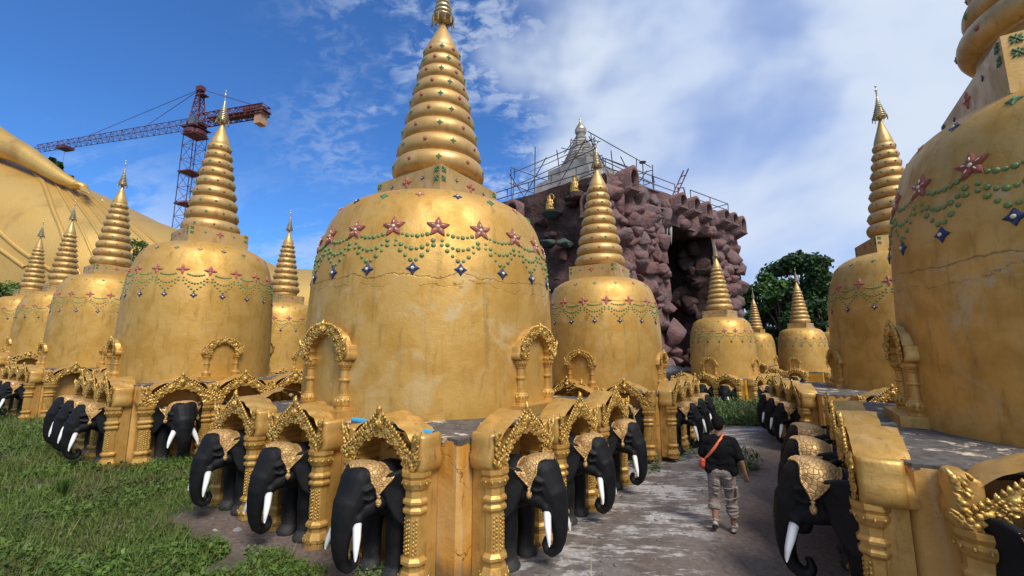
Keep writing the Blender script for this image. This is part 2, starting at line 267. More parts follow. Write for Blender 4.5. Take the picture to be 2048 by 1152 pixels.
# ---------------------------------------------------------------- mesh helpers
class MB:
    def __init__(s): s.v = []; s.f = []; s.m = []; s.sm = []
    def add(s, vs, fs, mi=0, smooth=True):
        b = len(s.v); s.v += [tuple(p) for p in vs]
        s.f += [tuple(i + b for i in f) for f in fs]; s.m += [mi] * len(fs); s.sm += [smooth] * len(fs)
    def box(s, c, h, rot=0, mi=0, taper=1.0):
        vs = []
        for z in (-1, 1):
            k = 1 if z < 0 else taper
            for x, y in ((-1, -1), (1, -1), (1, 1), (-1, 1)):
                a, b = x * h[0] * k, y * h[1] * k
                vs.append((c[0] + a * cos(rot) - b * sin(rot), c[1] + a * sin(rot) + b * cos(rot), c[2] + z * h[2]))
        s.add(vs, [(0, 3, 2, 1), (4, 5, 6, 7), (0, 1, 5, 4), (1, 2, 6, 5), (2, 3, 7, 6), (3, 0, 4, 7)], mi, False)
    def lathe(s, prof, n=24, c=(0, 0, 0), mi=0, smooth=True, ph=0., sx=1., sy=1.):
        vs = []; fs = []; k = len(prof)
        for r, z in prof:
            for i in range(n):
                a = 2 * pi * i / n + ph; vs.append((c[0] + r * cos(a) * sx, c[1] + r * sin(a) * sy, c[2] + z))
        for j in range(k - 1):
            for i in range(n):
                a, b = j * n + i, j * n + (i + 1) % n; fs.append((a, b, b + n, a + n))
        fs.append(tuple(range(n))[::-1]); fs.append(tuple((k - 1) * n + i for i in range(n)))
        s.add(vs, fs, mi, smooth)
    def tube(s, pts, rad, n=8, mi=0, cap=True, flat=1.0, smooth=True):
        pts = [Vector(p) for p in pts]; k = len(pts)
        if not hasattr(rad, '__len__'): rad = [rad] * k
        vs = []; fs = []; up = None
        for i, p in enumerate(pts):
            t = (pts[min(i + 1, k - 1)] - pts[max(i - 1, 0)]).normalized()
            if up is None:
                up = Vector((0, 0, 1)) if abs(t.z) < .9 else Vector((1, 0, 0))
            a = t.cross(up).normalized(); up = a.cross(t).normalized()
            for j in range(n):
                q = 2 * pi * j / n; vs.append(p + a * cos(q) * rad[i] + up * sin(q) * rad[i] * flat)
        for i in range(k - 1):
            for j in range(n):
                a, b = i * n + j, i * n + (j + 1) % n; fs.append((a, a + n, b + n, b)[::-1])
        if cap: fs.append(tuple(range(n))); fs.append(tuple((k - 1) * n + j for j in range(n))[::-1])
        s.add(vs, fs, mi, smooth)
    def ell(s, c, r, n=12, mi=0, mtx=None, m=8):
        vs = []; fs = []
        for j in range(m + 1):
            th = pi * j / m
            for i in range(n):
                ph = 2 * pi * i / n; p = Vector((r[0] * sin(th) * cos(ph), r[1] * sin(th) * sin(ph), -r[2] * cos(th)))
                if mtx is not None: p = mtx @ p
                vs.append(p + Vector(c))
        for j in range(m):
            for i in range(n):
                a, b = j * n + i, j * n + (i + 1) % n; fs.append((a, b, b + n, a + n))
        s.add(vs, fs, mi, True)
    def cap(s, p0, p1, r0, r1, n=14):
        p0, p1 = Vector(p0), Vector(p1); d = p1 - p0; L = d.length; q = d.to_track_quat('Z', 'Y').to_matrix(); K = 5
        prof = [(r0 * cos(pi / 2 * (1 - i / K)) if i else .0005, -r0 * sin(pi / 2 * (1 - i / K))) for i in range(K + 1)] + [(r1 * cos(pi / 2 * i / K) if i < K else .0005, L + r1 * sin(pi / 2 * i / K)) for i in range(K + 1)]
        o = MB(); o.lathe(prof, n); s.add([q @ Vector(v) + p0 for v in o.v], o.f)
    def xf(s, mtx):
        s.v = [tuple(mtx @ Vector(v)) for v in s.v]; return s
    def join(s, o, mtx=None, mi=None):
        b = len(s.v); s.v += [tuple(mtx @ Vector(v)) for v in o.v] if mtx is not None else list(o.v)
        s.f += [tuple(i + b for i in f) for f in o.f]; s.m += o.m if mi is None else [mi] * len(o.m); s.sm += o.sm
    def mesh(s, name, mats):
        me = bpy.data.meshes.new(name); me.from_pydata(s.v, [], s.f)
        mats = mats if isinstance(mats, (list, tuple)) else [mats]
        for q in mats: me.materials.append(q)
        me.polygons.foreach_set('material_index', s.m); me.polygons.foreach_set('use_smooth', s.sm); me.update(); return me
def link(name, me, parent=None, mtx=None):
    o = bpy.data.objects.new(name, me); COL.objects.link(o)
    if parent is not None: o.parent = parent
    if mtx is not None: o.matrix_local = mtx
    return o
def obj(name, mb, mats, parent=None, mtx=None): return link(name, mb.mesh(name, mats), parent, mtx)
def tag(o, label=None, cat=None, group=None, kind=None):
    if label: o['label'] = label
    if cat: o['category'] = cat
    if group: o['group'] = group
    if kind: o['kind'] = kind
    return o
def empty(name, loc, rz=0, label=None, cat=None, group=None):
    o = bpy.data.objects.new(name, None); COL.objects.link(o); o.location = loc; o.rotation_euler = (0, 0, rz); o.empty_display_size = .1
    return tag(o, label, cat, group)
def voxel(mb, size, smooth=3, name='tmp', mats=None, decim=None, fac=.5):
    me = mb.mesh(name, mats or []); o = link(name, me); md = o.modifiers.new('r', 'REMESH'); md.mode = 'VOXEL'; md.voxel_size = size
    if smooth: s = o.modifiers.new('s', 'SMOOTH'); s.iterations = smooth; s.factor = fac
    if decim: d = o.modifiers.new('d', 'DECIMATE'); d.ratio = decim
    dg = bpy.context.evaluated_depsgraph_get(); dg.update(); new = bpy.data.meshes.new_from_object(o.evaluated_get(dg))
    bpy.data.objects.remove(o); bpy.data.meshes.remove(me); new.name = name
    new.materials.clear()
    for q in (mats if isinstance(mats, (list, tuple)) else [mats]): new.materials.append(q)
    new.polygons.foreach_set('use_smooth', [True] * len(new.polygons)); new.polygons.foreach_set('material_index', [0] * len(new.polygons)); return new
def rmat(ax, ang): return Matrix.Rotation(ang, 4, ax)
def T(x, y, z): return Matrix.Translation((x, y, z))
def S(k): return Matrix.Scale(k, 4)
rnd = random.Random(7)
# ---------------------------------------------------------------- arches and niches (front face looks to -Y, wall plane at y=0)
def interp(pts, t):
    n = len(pts) - 1; f = t * n; i = min(int(f), n - 1); f -= i; return (pts[i][0] * (1 - f) + pts[i + 1][0] * f, pts[i][1] * (1 - f) + pts[i + 1][1] * f)
def resample(pts, n):
    d = [0]
    for a, b in zip(pts, pts[1:]): d.append(d[-1] + hypot(b[0] - a[0], b[1] - a[1]))
    out = []
    for k in range(n):
        t = d[-1] * k / (n - 1); i = 0
        while i < len(d) - 2 and d[i + 1] < t: i += 1
        f = (t - d[i]) / max(d[i + 1] - d[i], 1e-9); out.append((pts[i][0] * (1 - f) + pts[i + 1][0] * f, pts[i][1] * (1 - f) + pts[i + 1][1] * f))
    return out
def smooth2(pts, it=2):
    for _ in range(it):
        q = [pts[0]]
        for a, b in zip(pts, pts[1:]): q += [(a[0] * .75 + b[0] * .25, a[1] * .75 + b[1] * .25), (a[0] * .25 + b[0] * .75, a[1] * .25 + b[1] * .75)]
        pts = q + [pts[-1]]
    return pts
def leaf(mb, p, d, L, wd, mi=0, th=.5, hook=.35):
    """a curled flame leaf in the x-z plane, p base, d direction (x,z)"""
    dx, dz = d; k = hypot(dx, dz); dx /= k; dz /= k; nx, nz = -dz, dx; pts = []; rad = []
    for i, t in enumerate((0, .3, .62, .85, 1.0)):
        h = hook * L * t * t; pts.append((p[0] + dx * L * t + nx * h, p[1] - .25 * wd * sin(t * pi), p[2] + dz * L * t + nz * h)); rad.append(wd * (.55, 1., .8, .45, .08)[i] * .5)
    mb.tube(pts, rad, 5, mi)
def half_outer(kind):
    # right-hand half, from column (x>0,z=0) to the apex
    if kind == 'gate': return [(.535, .0), (.555, .07), (.50, .14), (.42, .20), (.33, .29), (.22, .39), (.11, .47), (0, .58)]
    return [(.47, .0), (.50, .07), (.485, .17), (.43, .29), (.33, .395), (.20, .455), (.10, .47), (0, .485)]
def half_inner(kind):
    if kind == 'gate': base = [(.335, -.02), (.33, .06), (.27, .145), (.145, .23), (0, .275)]
    else: base = [(.285, -.02), (.29, .10), (.235, .215), (.13, .29), (0, .325)]
    o = [base[0]]
    for a, b in zip(base, base[1:]):          # lobed soffit: a scallop between every pair of cusps
        ex, ez = b[0] - a[0], b[1] - a[1]; L = hypot(ex, ez); nx, nz = ez / L, -ex / L
        for t in (.2, .4, .6, .8): o.append((a[0] + ex * t + nx * L * .24 * sin(pi * t), a[1] + ez * t + nz * L * .24 * sin(pi * t)))
        o.append(b)
    return o
def arch_mesh(kind, depth, detail=2, seed=1):
    r = random.Random(seed); mb = MB(); N = 60 if detail > 1 else 26; W = 7 if detail > 1 else 3
    out = smooth2(half_outer(kind), 1); oh = resample(out, N); ih = resample(half_inner(kind), N)
    O = oh + [(-x, z) for x, z in oh[-2::-1]]; I = ih + [(-x, z) for x, z in ih[-2::-1]]
    K = len(O); y0 = -depth
    vs = []; fs = []
    for k in range(K):
        for j in range(W):
            q = j / (W - 1); x = I[k][0] * (1 - q) + O[k][0] * q; z = I[k][1] * (1 - q) + O[k][1] * q
            s = k / (K - 1) * 46
            rel = .022 * sin(pi * q) + .016 * sin(s + 6 * q) * sin(q * pi) + .009 * sin(s * 2.3 - 9 * q) + (.012 if j in (0,) else 0)
            vs.append((x, y0 - max(rel, 0), z))
    for k in range(K - 1):
        for j in range(W - 1): a = k * W + j; fs.append((a, a + W, a + W + 1, a + 1))
    mb.add(vs, fs, 0)
    # soffit and vault back to the wall
    vp = [(.535, .0), (.53, .14), (.47, .28), (.36, .385), (.22, .455), (.09, .50), (0, .525)] if kind == 'gate' else [(.47, .0), (.475, .12), (.43, .26), (.32, .37), (.19, .435), (0, .46)]
    vh = resample(smooth2(vp, 2), N); VO = vh + [(-x, z) for x, z in vh[-2::-1]]
    for C, mi, flip, yb in ((I, 1, False, 0.02), (VO, 1, True, .06)):
        vs = []; fs = []; D = 6
        for k in range(K):
            for j in range(D):
                q = j / (D - 1); sc = 1 + (.035 * sin(pi * q) - .03 * (1 - q) if flip else .04 * q); zz = C[k][1]
                wob = .007 * sin(7 * q + k * .45) if flip else 0
                vs.append((C[k][0] * sc + wob, (y0 + (.012 if flip else -.004)) * (1 - q) + yb * q, zz * sc + wob))
        for k in range(K - 1):
            for j in range(D - 1): a = k * D + j; f = (a, a + 1, a + D + 1, a + D); fs.append(f if flip else f[::-1])
        mb.add(vs, fs, mi)
    # acroterion blocks over the columns
    xo = .50 if kind == 'gate' else .44; bw = .088 if kind == 'gate' else .085; bh = .36 if kind == 'gate' else .20
    for sg in (-1, 1):
        pr = [(.78, 0), (1.0, .03), (1.22, .16), (1.25, .36), (1.05, .52), (1.08, .72), (1.0, .92), (.85, 1.0), (.5, 1.02)]
        o = MB(); vs = []; fs = []
        for a, (rr, zz) in enumerate(pr):
            for q in range(14):
                ca, sa = cos(2 * pi * q / 14), sin(2 * pi * q / 14); e = .45; vs.append((sg * xo + abs(ca) ** e * (1 if ca > 0 else -1) * bw * rr + .006 * sin(a * 2.1 + q), -depth / 2 + abs(sa) ** e * (1 if sa > 0 else -1) * depth / 2 * .97, zz * bh - .01 - (.04 * max(0, -sg * ca) if a > 3 else 0)))
        for a in range(len(pr) - 1):
            for b in range(14): c = a * 14 + b; d = a * 14 + (b + 1) % 14; fs.append((c, d, d + 14, c + 14))
        fs.append(tuple((len(pr) - 1) * 14 + b for b in range(14))); o.add(vs, fs, 1); mb.join(o)
        nl = 14 if detail > 1 else 4
        for i in range(nl):
            t = i / nl; leaf(mb, (sg * (xo + .03 - .02 * t + r.uniform(-.03, .03)), y0 - .012, .01 + bh * t * .95), (sg * (.35 - .3 * t), 1), (.085 - .03 * t) , .036, 0, hook=-.4 * sg)
        if detail > 1:
            for i in range(5): mb.ell((sg * (xo + r.uniform(-.05, .04)), y0 - .02, .03 + .035 * i), (.026, .022, .026), 7, 0, None, 5)
            leaf(mb, (sg * (xo + .05), y0 - .02, bh * .72), (sg * .08, 1), .15, .05, 0, hook=-.25 * sg)
    # flames along the extrados
    nf = 15 if detail > 1 else 5
    for sg in (-1, 1):
        for i in range(nf):
            t = .16 + .80 * i / nf; k = int(t * (N - 1)); x, z = oh[k]; x2, z2 = oh[min(k + 2, N - 1)]; dx, dz = x2 - x, z2 - z
            L = hypot(dx, dz) + 1e-6; nx, nz = dz / L, -dx / L
            if nz < 0: nx, nz = -nx, -nz
            leaf(mb, (sg * (x - nx * .015), y0 - .015, z - nz * .015), (sg * (nx * .8 - .35 * abs(nx) * 0 + .12), nz + .35), (.042 if detail > 1 else .07), .040 if detail > 1 else .08, 0, hook=.35 * sg)
    leaf(mb, (0, y0 - .01, oh[-1][1] - .05), (0, 1), .11, .07, 0, hook=0)
    mb.ell((0, y0 - .03, (oh[-1][1] + ih[-1][1]) / 2), (.05, .03, .06), 10, 0)
    mb.ell((0, y0 - .055, (oh[-1][1] + ih[-1][1]) / 2 + .01), (.022, .02, .03), 8, 0)
    if detail > 1:                               # raised scrolls and beads covering the band
        for i in range(210):
            t = r.uniform(0, 1); k = int(t * (N - 1)); q = r.choice((.22, .42, .5, .62, .8)); sg = r.choice((-1, 1))
            x = ih[k][0] * (1 - q) + oh[k][0] * q; z = ih[k][1] * (1 - q) + oh[k][1] * q; s = r.uniform(.006, .014)
            mb.ell((sg * x, y0 - .022, z), (s * 1.25, s, s * 1.1), 6, 0, None, 4)
    return mb
def column_mesh(kind, h, depth, detail=2):
    """octagonal column of height h; front centre at y=-depth, engaged pier back to the wall"""
    mb = MB(); n = 8 if kind == 'gate' else 16; rs = .104 if kind == 'gate' else .060
    if kind == 'gate':
        P_ = [(1.35, 0), (1.35, .05), (1.28, .055), (1.42, .065), (1.42, .10), (1.22, .15), (1.05, .16), (1.05, .21), (1.3, .22), (1.3, .245), (1.05, .27), (.96, .275), (.96, .62), (1.08, .63), (1.25, .65), (1.25, .67), (1.05, .69), (1.05, .715), (1.28, .725), (1.28, .745), (1.02, .77), (1.02, .83), (1.2, .85), (1.42, .90), (1.42, .925), (1.3, .93), (1.48, .96), (1.48, 1.0)]
    else:
        P_ = [(1.6, 0), (1.6, .04), (1.45, .05), (1.7, .10), (1.75, .17), (1.55, .24), (1.2, .27), (1.2, .30), (.95, .31), (.95, .55), (1.25, .56), (1.3, .585), (1.25, .61), (.95, .62), (.95, .78), (1.15, .80), (1.2, .83), (1.5, .86), (1.75, .92), (1.8, .96), (1.6, .965), (1.85, 1.0)]
    mb.lathe([(r * rs, z * h) for r, z in P_], n, (0, -depth, 0), 1, kind != 'gate' and False, pi / 8 if n == 8 else 0)
    if detail > 1:
        if kind == 'gate':
            for a in (-pi / 2, -pi / 2 - pi / 4, -pi / 2 + pi / 4):
                c = cos(a) * rs * .90; s = -depth + sin(a) * rs * .90
                for i in range(9):
                    for j in (-1, 1): mb.ell((c - sin(a) * j * .014, s + cos(a) * j * .014, h * (.30 + .034 * i + (.012 if j > 0 else 0))), (.012, .012, .017), 6, 0, None, 4)
        m = 12 if kind == 'gate' else 14
        for i in range(m):
            a = 2 * pi * i / m; zz, rr, k = (.075, 1.42, .028) if kind == 'gate' else (.16, 1.72, .03)
            mb.ell((cos(a) * rs * rr, -depth + sin(a) * rs * rr, h * zz + .012), (.012, .012, k), 6, 0, None, 4)
            zz, rr = (.895, 1.36) if kind == 'gate' else (.90, 1.62)
            mb.ell((cos(a) * rs * rr, -depth + sin(a) * rs * rr, h * zz), (.011, .011, .018), 6, 0, None, 4)
    if kind == 'gate': mb.box((0, -depth / 2 + .02, h / 2), (rs * .78, depth / 2 - .03, h / 2 - .004), 0, 1)
    else: mb.box((0, -depth / 2 + .08, h / 2), (rs * .95, depth / 2 + .01, h / 2 - .003), 0, 1)
    return mb
GM = [M['orn'], M['smooth_orn']]
ARCH = {}
for kk, dep, hh, key in (('gate', .33, 1.12, 'gate'), ('niche', .25, .64, 'niche')):
    for dt in (1, 2): ARCH[key, dt] = (arch_mesh(kk, dep, dt).mesh('arch', GM), column_mesh(kk, hh, dep - .09, dt).mesh('column', GM), hh, .445 if kk == 'gate' else .385)
nb = MB(); vs = []; fs = []
ihs = resample(half_inner('niche'), 20); II = ihs + [(-x, z) for x, z in ihs[-2::-1]]
for x, z in II: vs += [(x * 1.02, -.02, z + .64), (x * 1.02, .25, z + .64)]
NB = MB(); NB.box((0, -.13, -.065), (.56, .20, .065)); NBme = NB.mesh('pedestal', M['smooth_orn'])
# ---------------------------------------------------------------- small ornaments (z = outward)
def petalflower(n, k=1.0):
    mb = MB()
    for i in range(n):
        a = 2 * pi * i / n + pi / 2; m = rmat('Z', a)
        o = MB(); vs = []; fs = []
        prof = [(.02, .03), (.22, .22), (.42, .30), (.68, .20), (.98, .0)]
        for (x, wd) in prof: vs += [(x, -wd, 0), (x, -wd * .8, .09), (x, 0, .16 if x < .9 else .06), (x, wd * .8, .09), (x, wd, 0)]
        for j in range(4):
            for q in range(4): b = j * 5 + q; fs.append((b, b + 5, b + 6, b + 1))
        o.add(vs, fs, 0); mb.join(o, m)
        mb.ell(m @ Vector((.42, 0, .16)), (.16, .05, .05), 6, 1, m.to_3x3(), 4)
    mb.ell((0, 0, .12), (.15, .15, .10), 8, 1)
    return mb
def diamond(mi=0, c=1):
    mb = MB(); vs = []; P4 = []
    for i in range(8):
        a = pi / 4 * i; r = 1.0 if i % 2 == 0 else .56; P4.append((r * cos(a), r * sin(a)))
    vs = [(x, y, 0) for x, y in P4] + [(x * .85, y * .85, .16) for x, y in P4] + [(x * .4, y * .4, .26) for x, y in P4]
    fs = [(i, (i + 1) % 8, 8 + (i + 1) % 8, 8 + i) for i in range(8)] + [(8 + i, 8 + (i + 1) % 8, 16 + (i + 1) % 8, 16 + i) for i in range(8)] + [tuple(16 + i for i in range(8))]
    mb.add(vs, fs, mi, False); mb.ell((0, 0, .26), (.25, .25, .14), 8, c); return mb
def quatre():
    mb = MB()
    for i in range(4):
        a = pi / 2 * i + pi / 4; mb.ell((.5 * cos(a), .5 * sin(a), .1), (.42, .2, .14), 7, 0, rmat('Z', a).to_3x3(), 4)
        mb.ell((.55 * cos(a + pi / 4), .55 * sin(a + pi / 4), .08), (.2, .12, .1), 6, 0, rmat('Z', a + pi / 4).to_3x3(), 4)
    mb.ell((0, 0, .14), (.2, .2, .14), 8, 0); return mb
SM_ = {}
F5 = petalflower(5); F4 = petalflower(4); DI = diamond(); QF = quatre()
ORN = {'f5': F5.mesh('flower', [M['red'], M['pearl']]), 'f4': F4.mesh('flower', [M['pink'], M['pink']]), 'blue': DI.mesh('diamond', [M['blue'], M['pearl']]), 'green': DI.mesh('diamond', [M['green'], M['green']]),
       'pink': DI.mesh('diamond', [M['pink'], M['pearl']]), 'quat': QF.mesh('quatrefoil', [M['green']])}
dot = MB(); dot.ell((0, 0, .1), (1, 1, .45), 9, 0, None, 6); ORN['dot'] = dot.mesh('dot', [M['red']])
def frame(p, nrm, s, up=Vector((0, 0, 1))):
    z = nrm.normalized(); x = up.cross(z).normalized(); y = z.cross(x)
    m = Matrix((x, y, z)).transposed().to_4x4(); return Matrix.Translation(p) @ m @ Matrix.Scale(s, 4)
BELL = [(1.005, 0), (1.003, .04), (1.0, .15), (1.0, .30), (.993, .47), (.98, .60), (.96, .69), (.93, .765), (.88, .860), (.80, .926), (.67, .970), (.52, .990), (.36, .997), (.1, 1.0)]
def bellr(t, sh):
    P_ = BELL
    for a, b in zip(P_, P_[1:]):
        if a[1] <= t <= b[1]: return a[0] + (b[0] - a[0]) * (t - a[1]) / (b[1] - a[1])
    return .1
def smooth_prof(P_, n=48):
    # Catmull-Rom through the bell profile
    out = []; k = len(P_)
    for i in range(k - 1):
        p0, p1, p2, p3 = P_[max(i - 1, 0)], P_[i], P_[i + 1], P_[min(i + 2, k - 1)]
        for j in range(4):
            t = j / 4; out.append(tuple(.5 * ((2 * p1[q]) + (-p0[q] + p2[q]) * t + (2 * p0[q] - 5 * p1[q] + 4 * p2[q] - p3[q]) * t * t + (-p0[q] + 3 * p1[q] - 3 * p2[q] + p3[q]) * t ** 3) for q in (0, 1)))
    return out + [P_[-1]]
SP = smooth_prof(BELL)
def bell_at(t):
    for a, b in zip(SP, SP[1:]):
        if a[1] <= t <= b[1]: return a[0] + (b[0] - a[0]) * (t - a[1]) / max(b[1] - a[1], 1e-9), a, b
    return SP[-1][0], SP[-2], SP[-1]
def finial(R, hc, ht):
    mb = MB(); H = ht - hc; n = 10 if R > 0 else 6; prof = []
    prof.append((.012 * R, -.02 * R))
    for i in range(n):
        z = H * (.02 + .60 * i / n); r = R * (.085 * (1 - i / n) ** 1.2 + .014); dz = H * .60 / n
        prof += [(r, z), (r * 1.06, z + dz * .25), (r * .72, z + dz * .9)]
    prof += [(R * .012, H * .64), (R * .010, H * .80), (R * .024, H * .83), (R * .008, H * .85), (R * .006, H * .92), (R * .018, H * .95), (.001, H)]
    mb.lathe(prof, 14, (0, 0, 0), 0, True)
    for i in range(10):
        a = 2 * pi * i / 10; c = Vector((cos(a), sin(a), 0)) * R * .10; mb.tube([c * .75 + Vector((0, 0, H * .03)), c + Vector((0, 0, H * .035)), c * 1.04 - Vector((0, 0, H * .06))], R * .007, 4)
    mb.lathe([(R * .098, H * .03), (R * .106, H * .028), (R * .106, H * .04), (R * .098, H * .042)], 14)
    return mb
def stupa(name, c, yaw, R, zb, gz, ring, cone, crown, tip, rr, sq, sh, ext, faces, label, nfl=18, five=False, detail=2, wall='plaster', phase=0., s=1.0, bellmat='bell', box=.19, group=None):
    """c centre, R bell radius, zb platform top (world z), gz ground z, ext=(xm,xp,ym,yp) platform extents, faces={'-Y':[offsets]}"""
    root = empty(name, (c[0], c[1], gz), -radians(yaw), label, 'stupa', 'golden bell stupas ringed by elephants')
    H = zb - gz; xm, xp, ym, yp = ext
    # platform walls with softened corners and a weathered slab
    mb = MB(); ch = .05; xa, xb, ya, yb = -xm, xp, -ym, yp
    ring8 = [(xa + ch, ya), (xb - ch, ya), (xb, ya + ch), (xb, yb - ch), (xb - ch, yb), (xa + ch, yb), (xa, yb - ch), (xa, ya + ch)]
    vs = [(x, y, -.4) for x, y in ring8] + [(x, y, H - .03) for x, y in ring8]
    mb.add(vs, [(i, (i + 1) % 8, 8 + (i + 1) % 8, 8 + i) for i in range(8)] + [tuple(8 + i for i in range(8))], 0, False); obj('platform', mb, M[wall], root)
    mb = MB(); r = random.Random(name + str(R)); pts = []
    dens = 14 if detail > 1 else 3
    for i in range(8):
        a, b = ring8[i], ring8[(i + 1) % 8]; L = hypot(b[0] - a[0], b[1] - a[1]); k = max(1, int(L * dens))
        for j in range(k):
            t = j / k; x, y = a[0] + (b[0] - a[0]) * t, a[1] + (b[1] - a[1]) * t; q = 1 - r.uniform(-.008, .012) / 1.5; pts.append((x * q, y * q, r.uniform(-.012, .006)))
    n = len(pts); vs = [(x, y, H - .05 + e) for x, y, e in pts] + [(x, y, H + e * .3) for x, y, e in pts] + [(0, 0, H + .02)]
    mb.add(vs, [(i, (i + 1) % n, n + (i + 1) % n, n + i) for i in range(n)] + [(n + i, n + (i + 1) % n, 2 * n) for i in range(n)], 0, False); obj('platform_top', mb, M['concrete'], root)
    # bell
    hb = (sq - box) * R; seg = 96 if detail > 1 else 56; mb = MB(); vs = []; fs = []; K = len(SP); r0 = r.uniform(0, 99)
    for (q, t) in SP:
        for i in range(seg):
            a = 2 * pi * i / seg; w_ = 1 + .006 * noise.noise(Vector((cos(a) * 2.2 + r0, sin(a) * 2.2, t * 2.5))) + .0025 * noise.noise(Vector((cos(a) * 8 + r0, sin(a) * 8, t * 8))); vs.append((q * R * w_ * cos(a), q * R * w_ * sin(a), H + t * hb * .985))
    for j in range(K - 1):
        for i in range(seg): a, b = j * seg + i, j * seg + (i + 1) % seg; fs.append((a, b, b + seg, a + seg))
    mb.add(vs, fs, 0); bell = obj('bell', mb, M[bellmat], root)
    # square box under the spire
    b0, b1, hs = H + (sq - box) * R * .93, H + sq * R, sh * R; mb = MB()
    mb.box((0, 0, (b0 + b1) / 2), (hs, hs, (b1 - b0) / 2), 0, 0); boxo = obj('square_box', mb, M['spire'], root)
    # spire rings
    z0, z1 = H + ring * R, H + cone * R; nr = 9; rt = rr * .40; tot = z1 - z0; q_ = .955; gs = [q_ ** i for i in range(nr)]; sg_ = sum(gs); step0 = tot * 1.0 / (sg_ - .5); zc_ = z0; centers = []
    for i in range(nr):
        stp = step0 * gs[i]; f = (zc_ - z0) / tot; rad = R * (rr + (rt - rr) * f); centers.append((zc_, rad, stp)); zc_ += stp * (1 + q_) / 2
    for i, (zc2, rad, stp) in enumerate(centers):
        mb = MB(); hh = stp * .52; bulge = min(hh * 1.0, rad * .42); prof = [(rad - bulge * 1.15, -hh - stp * .0)]
        if i == 0: prof = [(rad * .8, b1 - zc2 - .01), (rad * .86, -hh)]
        for k in range(9): th = -pi / 2 + pi * k / 8; prof.append((rad - bulge * .78 + bulge * .78 * cos(th), hh * .98 * sin(th)))
        prof.append((rad - bulge * 1.3, hh * 1.02)); mb.lathe(prof, 40 if detail > 1 else 24, (0, 0, 0), 0)
        nj = 10; js = R * .023; jr = rad + js * .05; mats = [M['spire']]
        if detail < 2:
            mats = [M['spire'], M['green'], M['pink']]
            for k in range(nj): a = 2 * pi * (k + (.5 if i % 2 else 0)) / nj; mb.ell((jr * cos(a), jr * sin(a), 0), (js * .8, js * .8, js), 6, 1 + k % 2, None, 4)
        ro = obj('spire_ring', mb, mats, root, T(0, 0, zc2))
        if detail > 1:
            for k in range(nj):
                a = 2 * pi * (k + .5 * (i % 2)) / nj + .3 + phase; d = Vector((cos(a), sin(a), 0)); g = (k % 2 == 0)
                link('jewel', ORN['green' if g else 'dot'], ro, frame(d * (rad - js * .15), d, js * (1.25 if g else .8)))
    # cone and finial
    rb = rt * R * .86; zt = H + crown * R; mb = MB(); hc = zt - z1; zs = z1 - .25 * centers[-1][2]
    mb.lathe([(rb * .8, -.1 * hc), (rb * .98, 0), (rb * 1.03, .06 * hc), (rb * 1.02, .14 * hc), (rb * .93, .26 * hc), (rb * .76, .42 * hc), (rb * .56, .60 * hc), (rb * .38, .78 * hc), (rb * .24, .93 * hc), (rb * .17, 1.04 * hc)], 28, (0, 0, zs)); obj('spire_cone', mb, M['spire'], root)
    obj('finial', finial(R, crown * R, tip * R), M['tin'], root, T(0, 0, zt))
    # bell ornaments
    fl, bl, up_ = .748, .572, .905; fk = 'f5' if five else 'f4'; fsz = R * (.082 if five else .084)
    def surf(a, t):
        q, p0, p1 = bell_at(t / 1.0); d = Vector((cos(a), sin(a), 0)); nz = -(p1[0] - p0[0]) * R / max((p1[1] - p0[1]) * hb, 1e-6)
        return Vector((q * R * cos(a), q * R * sin(a), H + t * hb * .985)), Vector((d.x, d.y, nz)).normalized()
    fine = MB(); fm = [M['beadgreen'], M['blue'], M['pink'], M['green'], M['pink']]
    bead = MB(); bead.ell((0, 0, 0), (1, 1, .55), 7 if detail > 1 else 5, 0, None, 5 if detail > 1 else 3)
    for k in range(nfl):
        a = 2 * pi * k / nfl + phase; am = a + pi / nfl
        p, nn = surf(a, fl); pb, nbv = surf(am, bl); pu, nu = surf(am, up_)
        if detail > 1:
            link('flower', ORN[fk], bell, frame(p, nn, fsz) @ rmat('Z', 0.1 * sin(k * 3.3))); link('blue_diamond', ORN['blue'], bell, frame(pb, nbv, R * .047)); link('upper_diamond', ORN[('green', 'pink', 'blue')[k % 3]], bell, frame(pu, nu, R * .036))
        else:
            fine.join(F4, frame(p, nn, fsz), 2); fine.join(DI, frame(pb, nbv, R * .044), 1); fine.join(DI, frame(pu, nu, R * .034), (3, 2, 1)[k % 3])
        sw = MB()
        for (ta, dip, m, e) in ((-.012, .030, 6 if five else 8, .17), (-.040, .056, 8 if five else 9, .04), (-.062, .086, 8 if five else 9, 0.03)):
            for j in range(m):
                f = (j + .5) / m; f = e + f * (1 - 2 * e); aa = a + 2 * pi / nfl * f; tt = fl + ta - dip * (1 - abs(2 * f - 1) ** (2 if ta > -.05 else 1.2)); pp, n2 = surf(aa, tt)
                bs = R * (.0175 if j % 2 else .0135) if five else R * .0160
                sw.join(bead, frame(pp, n2, bs))
        if detail > 1: obj('bead_garland', sw, M['beadgreen'], bell)
        else: fine.join(sw, None, 0)
    if detail < 2: obj('garland_band', fine, fm, bell)['kind'] = 'stuff'
    # box ornaments
    zc3 = (H + (sq - box) * R * 1.0 + b1) / 2 + .02 * R; ob = MB()
    for q in range(4):
        d = Vector((cos(q * pi / 2), sin(q * pi / 2), 0)); tv = Vector((-d.y, d.x, 0))
        def put(key, off, dz, sc, nm):
            m = frame(d * hs + tv * off * hs + Vector((0, 0, zc3 + dz * R)), d, sc * R)
            if detail > 1: link(nm, ORN[key], boxo, m)
            else: ob.join({'f4': F4, 'blue': DI, 'quat': QF}[key], m, {'f4': 2, 'blue': 1, 'quat': 3}[key])
        put('f4', 0, 0, .058, 'flower')
        for sg in (-1, 1):
            put('blue', sg * .48, 0, .022, 'blue_diamond')
            for dz in (-.035, .04): put('quat', sg * .90, dz, .036, 'corner_quatrefoil')
